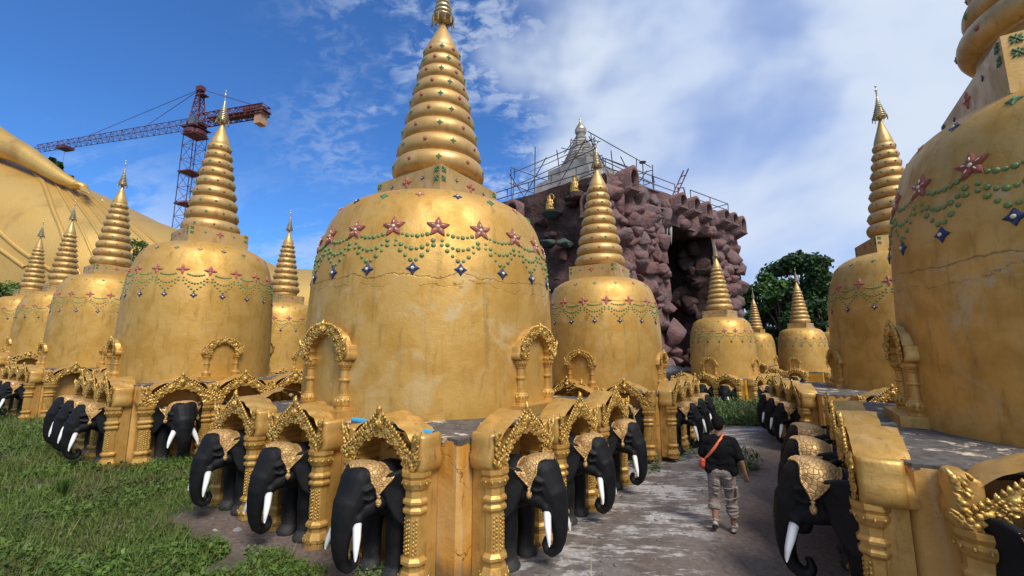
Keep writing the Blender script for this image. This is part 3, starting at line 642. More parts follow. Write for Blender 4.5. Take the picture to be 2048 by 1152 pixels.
    if detail < 2: obj('box_ornaments', ob, fm, boxo)
    # niches on the four axes of the bell
    ns = .50 * R * .96
    me_a, me_c, hh, cxo = ARCH['niche', detail]
    for q in range(4):
        m = rmat('Z', q * pi / 2) @ T(0, -R * .915, H + .13 * ns + .002) @ S(ns * 1.0)
        ar = link('niche_arch', me_a, root, m @ T(0, 0, hh)); im = T(0, 0, -hh)
        for sg in (-1, 1): link('column', me_c, ar, im @ T(sg * cxo, 0, 0))
        link('pedestal', NBme, ar, im @ Matrix.Diagonal((1, 1.1, 1, 1)))
    # gateways along the faces
    me_a, me_c, hh, cxo = ARCH['gate', detail]; spots = []
    for fc, offs in faces.items():
        for of in offs:
            m = {'-Y': T(-xm + of, -ym, 0), '+X': rmat('Z', pi / 2) @ T(-ym + of, -xp, 0), '-X': rmat('Z', -pi / 2) @ T(ym - of, -xm, 0), '+Y': rmat('Z', pi) @ T(-xp + of, -yp, 0)}[fc] @ Matrix.Diagonal((s * 1.12, s, s * 1.03, 1))
            ar = link('elephant_gateway', me_a, root, m @ T(0, 0, hh))
            for sg in (-1, 1): link('column', me_c, ar, T(0, 0, -hh) @ T(sg * cxo, 0, 0))
            spots.append((fc, of, m))
    root['_h'] = H; del root['_h']
    W = Matrix.Translation((c[0], c[1], gz)) @ rmat('Z', -radians(yaw))
    return root, [(fc, of, W @ m) for fc, of, m in spots]
# ---------------------------------------------------------------- elephant statue, faces -Y, wall plane y=0
def elephant_parts():
    b = MB(); V = lambda x, f, z: (x, -f, z)
    b.ell(V(0, .12, .86), (.205, .30, .29), 20, 0, None, 14)            # chest
    b.cap(V(0, .0, .80), V(0, .30, .88), .215, .19)
    for s in (-1, 1):
        b.cap(V(s * .15, .13, .75), V(s * .155, .17, .42), .125, .098); b.cap(V(s * .155, .17, .42), V(s * .155, .16, .09), .098, .088)
        b.cap(V(s * .155, .17, .06), V(s * .155, .19, .03), .103, .108)
        for k in (-1, 0, 1): b.ell(V(s * .155 + k * .055, .275 - abs(k) * .02, .035), (.026, .03, .035), 8)
    b.ell(V(0, .43, .97), (.21, .24, .21), 20, 0, None, 14)            # skull
    b.ell(V(.085, .47, 1.07), (.115, .16, .115), 14); b.ell(V(-.085, .47, 1.07), (.115, .16, .115), 14)
    b.cap(V(0, .53, 1.02), V(0, .63, .82), .175, .148)                   # forehead
    b.cap(V(.09, .34, .82), V(.06, .58, .74), .125, .095); b.cap(V(-.09, .34, .82), V(-.06, .58, .74), .125, .095)   # cheeks and jaw
    tr = [(.645, .82, .145), (.685, .69, .122), (.71, .57, .100), (.72, .46, .083), (.712, .36, .070), (.68, .27, .060), (.62, .215, .054), (.562, .222, .048), (.535, .275, .042), (.548, .325, .034)]
    for a, c in zip(tr, tr[1:]): b.cap(V(0, a[0], a[1]), V(0, c[0], c[1]), a[2], c[2])
    b.ell(V(0, .555, .34), (.04, .035, .022), 8)
    for s in (-1, 1):
        b.ell(V(s * .105, .625, .69), (.056, .06, .07), 10)               # tusk sockets
        b.tube([V(s * .17, .48, .975), V(s * .185, .55, .985), V(s * .16, .62, .955)], [.022, .028, .02], 8)      # brow
        b.tube([V(s * .18, .49, .875), V(s * .178, .55, .865), V(s * .155, .61, .885)], [.012, .016, .012], 8)
        # ear: a thick curled sheet
        ou = [(.42, 1.02), (.36, 1.09), (.27, 1.12), (.16, 1.115), (.05, 1.07), (-.05, .98), (-.02, .89), (.05, .79), (.12, .68), (.19, .59), (.26, .575), (.33, .65), (.38, .77), (.41, .90)]
        n = len(ou); c0 = (.24, .89); vs = []
        for lay in (0, 1):
            for kq, (f, z) in enumerate(ou):
                d = max(0, (.42 - f) / .50); x = .185 + .21 * sin(min(1, d * 1.25) * 1.57) ** .8 + (.02 if z > 1.05 else 0); vs.append(V(s * (x + (.017 if lay else -.017)), f, z))
            vs.append(V(s * (.325 + (.017 if lay else -.017)), c0[0], c0[1]))
        fs = []
        for i in range(n):
            j = (i + 1) % n; fs += [(n, i, j), (2 * n + 1, n + 1 + j, n + 1 + i), (i, n + 1 + i, n + 1 + j, j)]
        if s < 0: fs = [f[::-1] for f in fs]
        b.add(vs, fs)
        b.tube([V(s * .185, .425, .99), V(s * .24, .37, 1.065), V(s * .315, .27, 1.105), V(s * .375, .16, 1.10), V(s * .40, .05, 1.055), V(s * .395, -.045, .975)], [.022, .030, .032, .028, .022, .016], 8)
    body = voxel(b, .0125, 3, 'elephant_body', M['black'])
    bvh = BVHTree.FromPolygons([v.co for v in body.vertices], [tuple(p.vertices) for p in body.polygons])
    # head cloth draped over the crown
    A0 = Vector((0, -.45, .93)); NU, NVv = 45, 17; grid = []
    for i in range(NU):
        th = radians(-96 + 192 * i / (NU - 1)); a = abs(th) / radians(96)
        ff = .57 - .07 * (1 - abs(2 * min(a, 1) - .9)) if a < .55 else .53 - .07 * (a - .55) / .45
        ff = .655 - .07 * sin(min(a * 1.6, 1) * pi) - .10 * a; fb = .25 + .02 * a
        k = max(0, (a - .42) / .58); mid = .485; ff = ff * (1 - k) + (mid + .006) * k; fb = fb * (1 - k) + (mid - .006) * k
        row = []
        for j in range(NVv):
            f = fb + (ff - fb) * j / (NVv - 1); d = Vector((sin(th), 0, cos(th))); o = Vector((0, -f, .93)); far = o + d * .6
            hit = bvh.ray_cast(far, -d, 1.0)
            p = hit[0] if hit[0] is not None else o + d * .2
            row.append(p + d * (.013 + .003 * sin(i * 1.7 + j * 2.1)))
        grid.append(row)
    for _ in range(2):
        g2 = [r_[:] for r_ in grid]
        for i in range(1, NU - 1):
            for j in range(NVv):
                g2[i][j] = (grid[i][j] * 2 + grid[i - 1][j] + grid[i + 1][j]) / 4
        grid = g2
    cl = MB(); vs = [p for r_ in grid for p in r_] + [A0 + (p - A0) * .9 for r_ in grid for p in r_]; fs = []; N2 = NU * NVv
    for i in range(NU - 1):
        for j in range(NVv - 1): a = i * NVv + j; fs.append((a, a + 1, a + NVv + 1, a + NVv)); fs.append((N2 + a, N2 + a + NVv, N2 + a + NVv + 1, N2 + a + 1))
    for i in range(NU - 1):
        for j in (0, NVv - 1): a = i * NVv + j; fs.append((a, a + NVv, N2 + a + NVv, N2 + a) if j == 0 else (a, N2 + a, N2 + a + NVv, a + NVv))
    cl.add(vs, fs)
    for j in (0, NVv - 1): cl.tube([grid[i][j] for i in range(0, NU, 2)], .011, 6)
    tips = [grid[0][NVv // 2], grid[-1][NVv // 2]]; tas = []
    for p in tips:
        t = MB(); sx = 1 if p.x > 0 else -1; q = p + Vector((sx * .006, 0, 0)); z0 = q.z
        t.tube([(q.x, q.y, z0 + .01), (q.x + sx * .006, q.y, z0 - .02)], .008, 6)
        prof = [(.009, .012), (.02, .004), (.014, -.008), (.012, -.014), (.026, -.035), (.030, -.055), (.024, -.078), (.012, -.092), (.002, -.10)]
        t.lathe(prof[::-1], 12, (q.x + sx * .008, q.y, z0 - .02)); tas.append(t.mesh('tassel', M['cloth']))
    tk = []
    for s in (-1, 1):
        t = MB(); pts = [V(s * .11, .625, .69), V(s * .13, .65, .62), V(s * .160, .675, .54), V(s * .183, .70, .465), V(s * .197, .715, .395), V(s * .20, .718, .365)]
        t.tube(pts, [.040, .039, .035, .027, .016, .003], 12); tk.append(t.mesh('tusk', M['ivory']))
    ey = []
    for s in (-1, 1):
        t = MB(); hit = bvh.ray_cast(Vector((s * .6, -.56, .92)), Vector((-s, 0, 0)), 1.0); c = hit[0]; nn = (hit[1] + Vector((s * .5, 0, 0))).normalized(); fr = frame(c - nn * .008, nn, 1)
        t.ell(fr @ Vector((0, 0, 0)), (.017, .017, .017), 10)
        for w0, rad, tt in ((.036, .022, .0075), (.054, .034, .006)):
            t.tube([fr @ Vector((w0 * cos(q), rad * sin(q), .010 - .006 * abs(cos(q)))) for q in [2 * pi * i / 18 for i in range(19)]], tt, 6, cap=False)
        ey.append(t.mesh('eye', M['black']))
    return body, cl.mesh('head_cloth', M['cloth']), tas, tk, ey
EP = elephant_parts()
def elephant(mtx, label, small=False, group='black elephant statues in the gateways'):
    o = link('elephant_statue', EP[0], None, mtx); tag(o, label, 'elephant statue', group)
    c = link('head_cloth', EP[1], o); [link('tusk', m, o) for m in EP[3]]
    if not small: [link('tassel', m, c) for m in EP[2]]; [link('eye', m, o) for m in EP[4]]
    return o
# ---------------------------------------------------------------- the ground
def smst(a, b, x):
    t = min(max((x - a) / (b - a), 0), 1); return t * t * (3 - 2 * t)
def ground_z(x, y):
    q = x * .83 - y * .56                                    # across the lane, negative to the left
    p = x * .56 + y * .83                                    # along the lane
    z = .05 * noise.noise(Vector((x * .25, y * .25, 0))) + .015 * noise.noise(Vector((x * 1.3, y * 1.3, 3)))
    # grassy bank left of the first row of stupas, rising towards the camera's left
    d = 2.05 - p                                              # distance in front of the row
    m = smst(.0, 4.2, d - .25) * smst(-2.2, -6.0, q + .2 * d)
    z += 1.0 * m + .10 * noise.noise(Vector((x * .8, y * .8, 9))) * m
    z += .55 * smst(-20, -33, x) 
    z += .10 * smst(8, 11, y) * smst(-3, -1, q) 
    z += .9 * smst(46, 90, y)
    z -= .12 * smst(-1.6, -.2, q) * smst(9, 7, p) * smst(4.5, 3.5, q)
    return z
def axis(vals):
    out = [vals[0][0]]
    for (a, b, st) in vals:
        n = max(1, int(round((b - a) / st)))
        out += [a + (b - a) * (i + 1) / n for i in range(n)]
    return out
xs = axis([(-1500, -300, 300), (-300, -60, 40), (-60, -14, 2.0), (-14, 10, .16), (10, 40, 1.5), (40, 300, 40), (300, 1500, 300)])
ys = axis([(-300, -20, 70), (-20, -2, 3), (-2, 14, .16), (14, 26, .6), (26, 60, 2), (60, 300, 40), (300, 1800, 300)])
vs = [(x, y, ground_z(x, y)) for y in ys for x in xs]; nx = len(xs)
g = MB(); g.add(vs, [(j * nx + i, j * nx + i + 1, (j + 1) * nx + i + 1, (j + 1) * nx + i) for j in range(len(ys) - 1) for i in range(nx - 1)])
tag(obj('ground', g, M['ground']), kind='structure')
# ---------------------------------------------------------------- stupas
ST = {}
def E_(n, yaw, x, y): return None
OR = ['nearest', 'second', 'third']
def put_stupa(key, name, c, yaw, R, zb, gz, rat, ext, faces, label, **kw):
    ring, cone, crown, tip, rr, sq, sh = rat
    root, spots = stupa(name, c, yaw, R, zb, gz, ring, cone, crown, tip, rr, sq, sh, ext, faces, label, **kw); ST[key] = (root, spots); return spots
N = 'stupa'
sA = put_stupa('A', N, (-1.49, 8.22), 33.5, 2.237, 1.46, 0.0, (2.0, 3.24, 3.56, 4.45, .412, 1.88, .376), (2.5, 2.69, 2.37, 2.4),
    {'-Y': [.90, 2.58, 4.29], '+X': [.80, 2.30, 3.82], '-X': [.9, 2.4, 3.9], '+Y': [.9, 2.55, 4.2]}, 'tallest golden stupa in the centre foreground, cracked bell with five-petal red flowers', nfl=20, five=True, s=1.0, bellmat='bell_cracked', phase=.14)
sB = put_stupa('B', N, (-8.71, 11.92), 36.7, 1.742, 1.68, 0.0, (2.419, 3.908, 4.325, 4.947, .41, 2.331, .417), (1.9, 2.0, 1.68, 2.3),
    {'-Y': [.7, 1.95, 3.2], '+X': [.72, 2.0, 3.25]}, 'golden stupa left of the tallest one, its spire in front of the crane mast', nfl=18, s=1.08, phase=.1)
sC = put_stupa('C', N, (2.542, 12.074), 32, 1.596, 1.46, 0.12, (2.183, 3.617, 4.012, 4.585, .447, 2.077, .42), (2.6, 1.85, 1.64, 1.9),
    {'-Y': [.98, 2.39, 3.80], '+X': [.62, 1.77, 2.92]}, 'golden stupa right of the tallest one, its spire in front of the rock block corner', nfl=16, s=.94, bellmat='bell_cracked_small', phase=.05)
sD = put_stupa('D', N, (9.7, 19.8), 50, 1.38, 1.30, 0.0, (2.277, 3.625, 4.032, 4.616, .414, 2.151, .404), (1.56, 1.56, 1.56, 1.56),
    {'-Y': [.5, 1.5, 2.45], '+X': [.6, 1.55, 2.5]}, 'small golden stupa in front of the cave opening of the rock block', nfl=18, detail=1, s=.86, wall='plaster_yellow')
sE = put_stupa('E', N, (17.0, 25.1), 55.6, 1.25, 1.30, 0.0, (2.295, 3.728, 4.223, 4.883, .424, 2.193, .399), (1.45, 1.45, 1.45, 1.45),
    {'-Y': [.55, 1.65], '+X': [.6]}, 'small golden stupa in front of the dark green trees', nfl=18, detail=1, s=.86, wall='plaster_yellow')
put_stupa('F', N, (22.0, 38.5), 50, 1.42, 1.2, 0.0, (2.35, 3.8, 4.28, 4.95, .41, 2.25, .40), (1.6, 1.6, 1.6, 1.6), {'-Y': [.8, 2.4]}, 'smallest golden stupa half hidden between the two small ones by the trees', nfl=16, detail=1, s=.85)
put_stupa('G2', N, (22.9, 30.0), 50, 1.3, 1.3, 0.0, (2.3, 3.2, 3.5, 3.9, .41, 2.15, .40), (1.5, 1.5, 1.5, 1.5), {}, 'golden stupa almost fully hidden behind the right-hand stupa with the blue tipped finial', nfl=16, detail=1)
sG = put_stupa('G', N, (10.2, 10.96), 21, 1.653, 1.46, 0.05, (2.52, 3.97, 4.43, 5.05, .36, 2.34, .42), (2.72, 1.9, 2.46, 2.0),
    {'-X': [.75, 1.85, 2.95], '-Y': [1.2, 2.7]}, 'golden stupa right of the lane, half hidden by the huge bell on the right edge', nfl=16, s=.94, phase=.25)
sH = put_stupa('H', N, (7.2, 4.7), 33.4, 2.2, 1.46, -0.12, (2.32, 3.7, 4.0, 4.5, .54, 2.04, .54), (2.72, 2.6, 2.85, 2.75),
    {'-X': [.62, 1.95, 3.25], '-Y': [.88, 2.5]}, 'huge golden stupa cut off by the right edge of the photo', nfl=20, five=True, s=1.05, phase=.05, bellmat='bell_cracked')
put_stupa('I', N, (-11.609, 21.48), 29, 1.69, 1.46, 0.0, (2.396, 3.804, 4.247, 4.919, .408, 2.202, .396), (1.9, 1.9, 1.9, 1.9), {'-Y': [.7, 1.9, 3.1], '+X': [.7, 1.9]}, 'golden stupa behind, seen between the tallest stupa and the one on its left', nfl=16, detail=1, s=.94)
sJ = put_stupa('J', N, (-17.5, 18.21), 31, 1.65, 1.77, 0.0, (2.712, 4.335, 4.85, 5.601, .431, 2.569, .416), (1.9, 1.9, 1.9, 1.9), {'-Y': [.75, 1.9, 3.1], '+X': [.7, 1.9, 3.1]}, 'third golden stupa from the left edge, its spire against the golden statue', nfl=16, s=1.12, phase=.2)
sK = put_stupa('K', N, (-25.4, 23.72), 34, 1.6, 2.18, .45, (2.726, 4.311, 4.847, 5.581, .393, 2.40, .40), (1.8, 1.8, 1.8, 1.8), {'-Y': [.65, 1.8, 2.95], '+X': [.7, 1.9]}, 'second golden stupa from the left edge, in front of the golden statue', nfl=16, detail=1, s=1.12)
put_stupa('L', N, (-31.1, 27.25), 34, 1.75, 2.34, .75, (2.45, 3.85, 4.32, 5.02, .33, 2.24, .40), (1.9, 1.9, 1.9, 1.9), {'-Y': [.7, 1.9], '+X': [.7]}, 'leftmost and farthest golden stupa of the row, cut by the left edge', nfl=16, detail=1, s=1.1)
# ---------------------------------------------------------------- elephants
WHERE = {'A': 'the tallest stupa', 'B': 'the stupa below the crane', 'C': 'the stupa right of the tallest', 'D': 'the cave stupa', 'E': 'the stupa by the trees', 'G': 'the half hidden right stupa', 'H': 'the huge right-edge stupa', 'J': 'the third stupa from left', 'K': 'the second stupa from left'}
SIDE = {('A', '-Y'): 'left face', ('A', '+X'): 'right face', ('B', '-Y'): 'left face', ('B', '+X'): 'right face', ('C', '-Y'): 'left face', ('C', '+X'): 'right face', ('D', '-Y'): 'left face', ('D', '+X'): 'right face', ('E', '-Y'): 'front face', ('G', '-X'): 'lane face', ('H', '-X'): 'lane face', ('H', '-Y'): 'near face', ('J', '-Y'): 'left face', ('J', '+X'): 'right face', ('K', '-Y'): 'left face'}
want = {'A': ['-Y', '+X'], 'B': ['-Y', '+X'], 'C': ['-Y', '+X'], 'D': ['-Y', '+X'], 'E': ['-Y'], 'G': ['-X'], 'H': ['-X', '-Y'], 'J': ['-Y'], 'K': ['-Y']}
for key, fcs in want.items():
    for fc in fcs:
        ls = [m for f, of, m in ST[key][1] if f == fc]; ls.sort(key=lambda m: m.translation.length)
        if key == 'H' and fc == '-Y': ls = ls[:1]
        for i, m in enumerate(ls):
            if key == 'C' and fc == '-Y' and i > 1: continue
            o_ = OR[i] if len(ls) > 1 else 'single'
            elephant(m @ (T(0, -.12, 0) @ S(1.09) if key == 'H' else T(0, -.05, 0)) @ Matrix.Diagonal((1.1, 1, 1, 1)), f"black elephant, {o_} one on the {SIDE[key, fc]} of {WHERE[key]}", small=key in 'DEK')
# ---------------------------------------------------------------- blue drain pipe lying on the platform of the tallest stupa
mA = Matrix.Translation((-1.49, 8.22, 0)) @ rmat('Z', -radians(33.5))
mb = MB(); a_, b_ = mA @ Vector((2.36, -2.44, 1.50)), mA @ Vector((.95, -2.44, 1.53)); d_ = (a_ - b_).normalized()
n_ = 14; mb.tube([b_, a_], .036, n_, cap=False); mb.tube([a_ + d_ * .001, a_ - d_ * .5], .029, n_, 1, cap=False)
mb.tube([a_ - d_ * .0, a_ + d_ * .002], [.036, .030], n_, cap=False); mb.tube([b_, b_ - d_ * .002], [.036, .0], n_, cap=False)
tag(obj('drain_pipe', mb, [M['pipe'], M['sole']]), 'blue plastic pipe lying behind the gateway on the edge of the tallest stupa', 'pipe')
# ---------------------------------------------------------------- rock block with a cave, concrete stupa under scaffolding on its roof
RC = px(1212, 345, 24.5); RL = px(985, 408, 30.5); RR = px(1468, 436, 33.0)
ZT = RC.z; RC.z = 0; RL.z = 0; RR.z = 0
ur = (RR - RC).normalized(); LR = (RR - RC).length; nrr = Vector((ur.y, -ur.x, 0))
ul = (RL - RC).normalized(); RL = RC + ul * 22; LL = 22.0; nl = Vector((-ul.y, ul.x, 0))
if nrr.dot(RC) > 0: nrr = -nrr
if nl.dot(RC) > 0: nl = -nl
rockroot = empty('rock_block', (RC.x, RC.y, 0), 0, 'huge maroon artificial rock block with a tall dark cave and hooded niches', 'rock building')
IR = Matrix.Translation((-RC.x, -RC.y, 0))
def s_of(u, v0=576):
    lo, hi = 0, LR
    for _ in range(40):
        m = (lo + hi) / 2; p = RC + ur * m
        t = radians(PITCH); b = (576 - v0) / FPX; k = p.y / (cos(t) - b * sin(t)); x = 1024 + FPX * p.x / k
        if x < u: lo = m
        else: hi = m
    return (lo + hi) / 2
def z_at(s, v, off=0):
    p = RC + ur * s; t = radians(PITCH); b = (576 - v) / FPX; return CAMZ + (sin(t) + b * cos(t)) / (cos(t) - b * sin(t)) * p.y
c1, c2 = s_of(1332, 560), s_of(1428, 560); zcv = z_at((c1 + c2) / 2, 462)
def wall_grid(mb, o, u, n, L, z0, z1, st, mi, amp, seed, hole=None):
    nxx = max(2, int(L / st)); nz = max(2, int((z1 - z0) / st)); vs = []; fs = []
    for j in range(nz + 1):
        for i in range(nxx + 1):
            s = L * i / nxx; z = z0 + (z1 - z0) * j / nz; q = Vector((s * .55 + seed, z * .55, seed * 3)); d = amp * (noise.noise(q) + .5 * abs(noise.noise(q * 2.3)) + .25 * noise.noise(q * 5))
            d *= min(1, (z1 - z) / .8 + .25); p = o + u * s + n * d; vs.append((p.x, p.y, z))
    for j in range(nz):
        for i in range(nxx):
            s = L * (i + .5) / nxx; z = z0 + (z1 - z0) * (j + .5) / nz
            if hole and hole(s, z): continue
            a = j * (nxx + 1) + i; fs.append((a, a + 1, a + nxx + 2, a + nxx + 1))
    mb.add(vs, fs, mi, True)
def boulder(r, c, size, seed, flat=1.0):
    bm = bmesh.new(); rr = random.Random(seed)
    for i in range(r):
        z = rr.uniform(-1, 1); a = rr.uniform(0, 2 * pi); k = sqrt(1 - z * z); q = rr.uniform(.72, 1.15); bm.verts.new((k * cos(a) * q, k * sin(a) * q, z * q))
    res = bmesh.ops.convex_hull(bm, input=bm.verts); bmesh.ops.delete(bm, geom=[e for e in res['geom_interior'] if isinstance(e, bmesh.types.BMVert)], context='VERTS')
    bmesh.ops.triangulate(bm, faces=bm.faces[:]); bmesh.ops.subdivide_edges(bm, edges=bm.edges[:], cuts=3, use_grid_fill=True)
    sv = Vector((seed * 1.7, 3, 1))
    for v in bm.verts: v.co *= 1 + .10 * noise.noise(v.co * 2.0 + sv) + .07 * noise.noise(v.co * 5.0 + sv)
    bmesh.ops.smooth_vert(bm, verts=bm.verts[:], factor=.55, use_axis_x=True, use_axis_y=True, use_axis_z=True)
    bm.verts.index_update(); vs = [(c[0] + v.co.x * size[0], c[1] + v.co.y * size[1], c[2] + v.co.z * size[2]) for v in bm.verts]; fs = [tuple(v.index for v in f.verts) for f in bm.faces]; bm.free(); return vs, fs
rk = MB(); rr_ = random.Random(4)
hole = lambda s, z: c1 < s < c2 and z < zcv
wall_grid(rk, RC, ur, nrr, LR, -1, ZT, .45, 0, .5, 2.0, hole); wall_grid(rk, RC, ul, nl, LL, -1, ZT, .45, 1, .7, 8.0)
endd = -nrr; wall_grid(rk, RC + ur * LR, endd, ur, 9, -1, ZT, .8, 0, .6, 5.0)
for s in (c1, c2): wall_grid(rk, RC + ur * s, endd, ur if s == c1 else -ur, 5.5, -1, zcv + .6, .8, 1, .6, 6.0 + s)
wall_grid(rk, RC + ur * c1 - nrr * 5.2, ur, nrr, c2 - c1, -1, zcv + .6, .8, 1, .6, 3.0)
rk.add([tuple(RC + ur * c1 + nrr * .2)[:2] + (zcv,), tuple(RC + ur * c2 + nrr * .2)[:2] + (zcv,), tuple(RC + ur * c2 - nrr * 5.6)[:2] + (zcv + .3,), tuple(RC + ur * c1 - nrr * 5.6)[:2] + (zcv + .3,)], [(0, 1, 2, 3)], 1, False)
top = [RC + Vector((0, 0, ZT - .12)), RC + ur * LR + Vector((0, 0, ZT - .12)), RC + ur * LR - nrr * 22 + Vector((0, 0, ZT - .12)), RC + ul * LL + Vector((0, 0, ZT - .12))]
rk.add(top, [(0, 1, 2, 3)], 0, False); rk.xf(IR); obj('rock_wall', rk, [M['rock'], M['rockdark']], rockroot)
bo = MB(); k = 0
def put_b(p, sz, mi, n=15):
    global k
    k += 1; v_, f_ = boulder(n, p, sz, 100 + k); bo.add(v_, f_, mi, True)
s = .2
while s < LR - .2:                                  # right face: angular slabs left of the cave, rounder stones to its right
    z = -.2
    while z < ZT - .9:
        if not (c1 - .1 < s < c2 + .1 and z < zcv + .2):
            r0 = rr_.uniform(.40, .95) if s < c1 else rr_.uniform(.45, .75); p = RC + ur * (s + rr_.uniform(-.4, .4)) + nrr * rr_.uniform(-.25, .30 if z < ZT - 3 else .05)
            put_b((p.x, p.y, z + rr_.uniform(-.3, .3)), (r0 * rr_.uniform(.9, 1.4), r0 * rr_.uniform(.8, 1.2), r0 * rr_.uniform(.7, 1.25)), 0, 12 if s < c1 else 20)
        z += .88
    s += .84
for i in range(75):                                  # stones lining the cave
    sd_ = i % 3; z = rr_.uniform(-.3, zcv - .3)
    if sd_ == 0: p = RC + ur * rr_.uniform(c1, c2) - nrr * 4.7
    elif sd_ == 1: p = RC + ur * (c2 - .2) - nrr * rr_.uniform(.3, 4.8)
    else: p = RC + ur * (c1 + .2) - nrr * rr_.uniform(.5, 4.8)
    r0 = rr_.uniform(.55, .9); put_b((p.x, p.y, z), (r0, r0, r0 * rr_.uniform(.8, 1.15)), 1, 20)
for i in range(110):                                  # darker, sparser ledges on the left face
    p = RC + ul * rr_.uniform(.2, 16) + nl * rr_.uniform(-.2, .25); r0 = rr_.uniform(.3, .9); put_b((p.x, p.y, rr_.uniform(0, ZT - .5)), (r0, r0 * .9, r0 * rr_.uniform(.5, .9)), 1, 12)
bo.xf(IR); obj('boulder_facing', bo, [M['rock'], M['rockdark']], rockroot)['kind'] = 'stuff'
sp = MB()
for u, v0, v1 in ((1333, 452, 478), (1341, 462, 492)):
    s = s_of(u, v0); z = z_at(s, v0); p = RC + ur * s + nrr * .0; sp.lathe([(.13, 0.4), (.10, -.2), (.05, -.7), (.005, -1.05)][::-1], 8, (p.x, p.y, z))
sp.xf(IR); obj('stalactite', sp, M['cement'], rockroot)
def hood(s, v, face, hgt=1.25, wd=.62, dep=.9):
    o = RC + (ur * s if face == 'r' else ul * s); n = nrr if face == 'r' else nl; z = v
    mb = MB(); N_ = 13; prof = [(-1, 0)] + [(-cos(pi * i / (N_ - 1)), .58 + .42 * sin(pi * i / (N_ - 1))) for i in range(N_)] + [(1, 0)]
    vs = []; fs = []; K_ = len(prof)
    for (kk, y) in ((1.0, .35), (1.0, -dep), (.80, -dep - .03), (.78, .25)):
        for (x, zz) in prof: vs.append((x * wd / 2 * kk, y, (zz if zz > 0 else (0 if kk == 1 else .04)) * hgt * (kk if zz > .5 else 1)))
    for j in range(3):
        for i in range(K_ - 1): a = j * K_ + i; fs.append((a, a + 1, a + K_ + 1, a + K_))
    mb.add(vs, fs, 0, True); mb.add([(-wd / 2, -dep - .06, -.05), (wd / 2, -dep - .06, -.05), (wd / 2, .3, -.5), (-wd / 2, .3, -.5), (-wd / 2, -dep - .06, .05), (wd / 2, -dep - .06, .05), (wd / 2, .3, .05), (-wd / 2, .3, .05)], [(0, 3, 2, 1), (4, 5, 6, 7), (0, 1, 5, 4), (1, 2, 6, 5), (2, 3, 7, 6), (3, 0, 4, 7)], 0, False)
    mb.add([(x * wd / 2 * .79, .24, max(zz, .03) * hgt * .79) for x, zz in prof], [tuple(range(K_))], 1, False)  # niche back in the dark rock copy, its shade painted in
    y_ = -n; x_ = Vector((0, 0, 1)).cross(y_) * -1; m = Matrix(((x_.x, y_.x, 0, o.x), (x_.y, y_.y, 0, o.y), (0, 0, 1, z), (0, 0, 0, 1)))
    return obj('hooded_niche', mb, [M['rock'], M['rockdark']], rockroot, IR @ m)
for u, vt, vb in ((1245, 340, 388), (1343, 392, 422), (1370, 399, 430), (1394, 409, 441), (1430, 424, 448), (1447, 430, 455), (1463, 437, 470)):
    s = s_of(u, vt); zt_, zb_ = z_at(s, vt), z_at(s, vb); hood(s, zb_, 'r', zt_ - zb_, .85, .9)
hood(3.7 + 3.1, ZT - 2.2, 'l', 1.9, 1.3, .9); hood(1.1, ZT - 2.6, 'l', 1.5, 1.0, .5)
# mossy ledges and two little gilded seated figures on the left face
def on_left(u, v):
    lo, hi = 0, LL; t = radians(PITCH); b = (576 - v) / FPX
    for _ in range(40):
        m = (lo + hi) / 2; p = RC + ul * m; k_ = p.y / (cos(t) - b * sin(t)); x = 1024 + FPX * p.x / k_
        if x > u: lo = m
        else: hi = m
    p = RC + ul * lo; return Vector((p.x, p.y, CAMZ + (sin(t) + b * cos(t)) / (cos(t) - b * sin(t)) * p.y))
gl = MB()
for i, (u, v, w_) in enumerate(((1112, 432, .75), (1100, 488, .65), (1135, 490, .7), (1160, 396, .6))):
    p = on_left(u, v) + nl * .35; v_, f_ = boulder(16, p, (w_, w_, w_ * .62), 900 + i); gl.add(v_, f_, 0 if i < 3 else 1, True)
gl.xf(IR); obj('mossy_ledge', gl, [M['rockgreen'], M['rockdark']], rockroot)
def little_buddha(p, lab):
    b = MB(); b.ell((0, 0, .06), (.34, .26, .08), 14); b.ell((0, 0, .17), (.30, .22, .07), 14)
    b.cap((-.20, -.08, .26), (.20, -.10, .26), .09, .09); b.cap((.2, -.02, .26), (-.1, -.12, .30), .08, .07); b.cap((0, 0, .30), (0, .0, .62), .16, .18)
    for s in (-1, 1): b.cap((s * .17, 0, .66), (s * .24, -.02, .42), .07, .055); b.cap((s * .24, -.02, .42), (s * .06, -.16, .34), .055, .04)
    b.ell((0, -.01, .86), (.105, .11, .13), 12); b.cap((0, 0, .70), (0, 0, .80), .07, .07); b.cap((0, 0, .96), (0, 0, 1.06), .06, .015)
    me = voxel(b, .022, 2, 'seated_figure', M['orn']); o = link('buddha_statue', me, None, Matrix.Translation(p) @ rmat('Z', atan2(nl.y, nl.x) + pi / 2)); tag(o, lab, 'statue')
    h = MB(); h.tube([(.26 * cos(q), .10, .88 + .26 * sin(q)) for q in [2 * pi * i / 24 for i in range(25)]], .03, 6, cap=False); obj('halo', h, M['orn'], o)
little_buddha(on_left(1107, 420) + nl * .42 + Vector((0, 0, -.15)), 'small gilded seated figure on the green ledge of the rock face, lower of two')
little_buddha(on_left(1156, 385) + nl * .40 + Vector((0, 0, -.15)), 'small gilded seated figure just under the rock rim, higher of two')
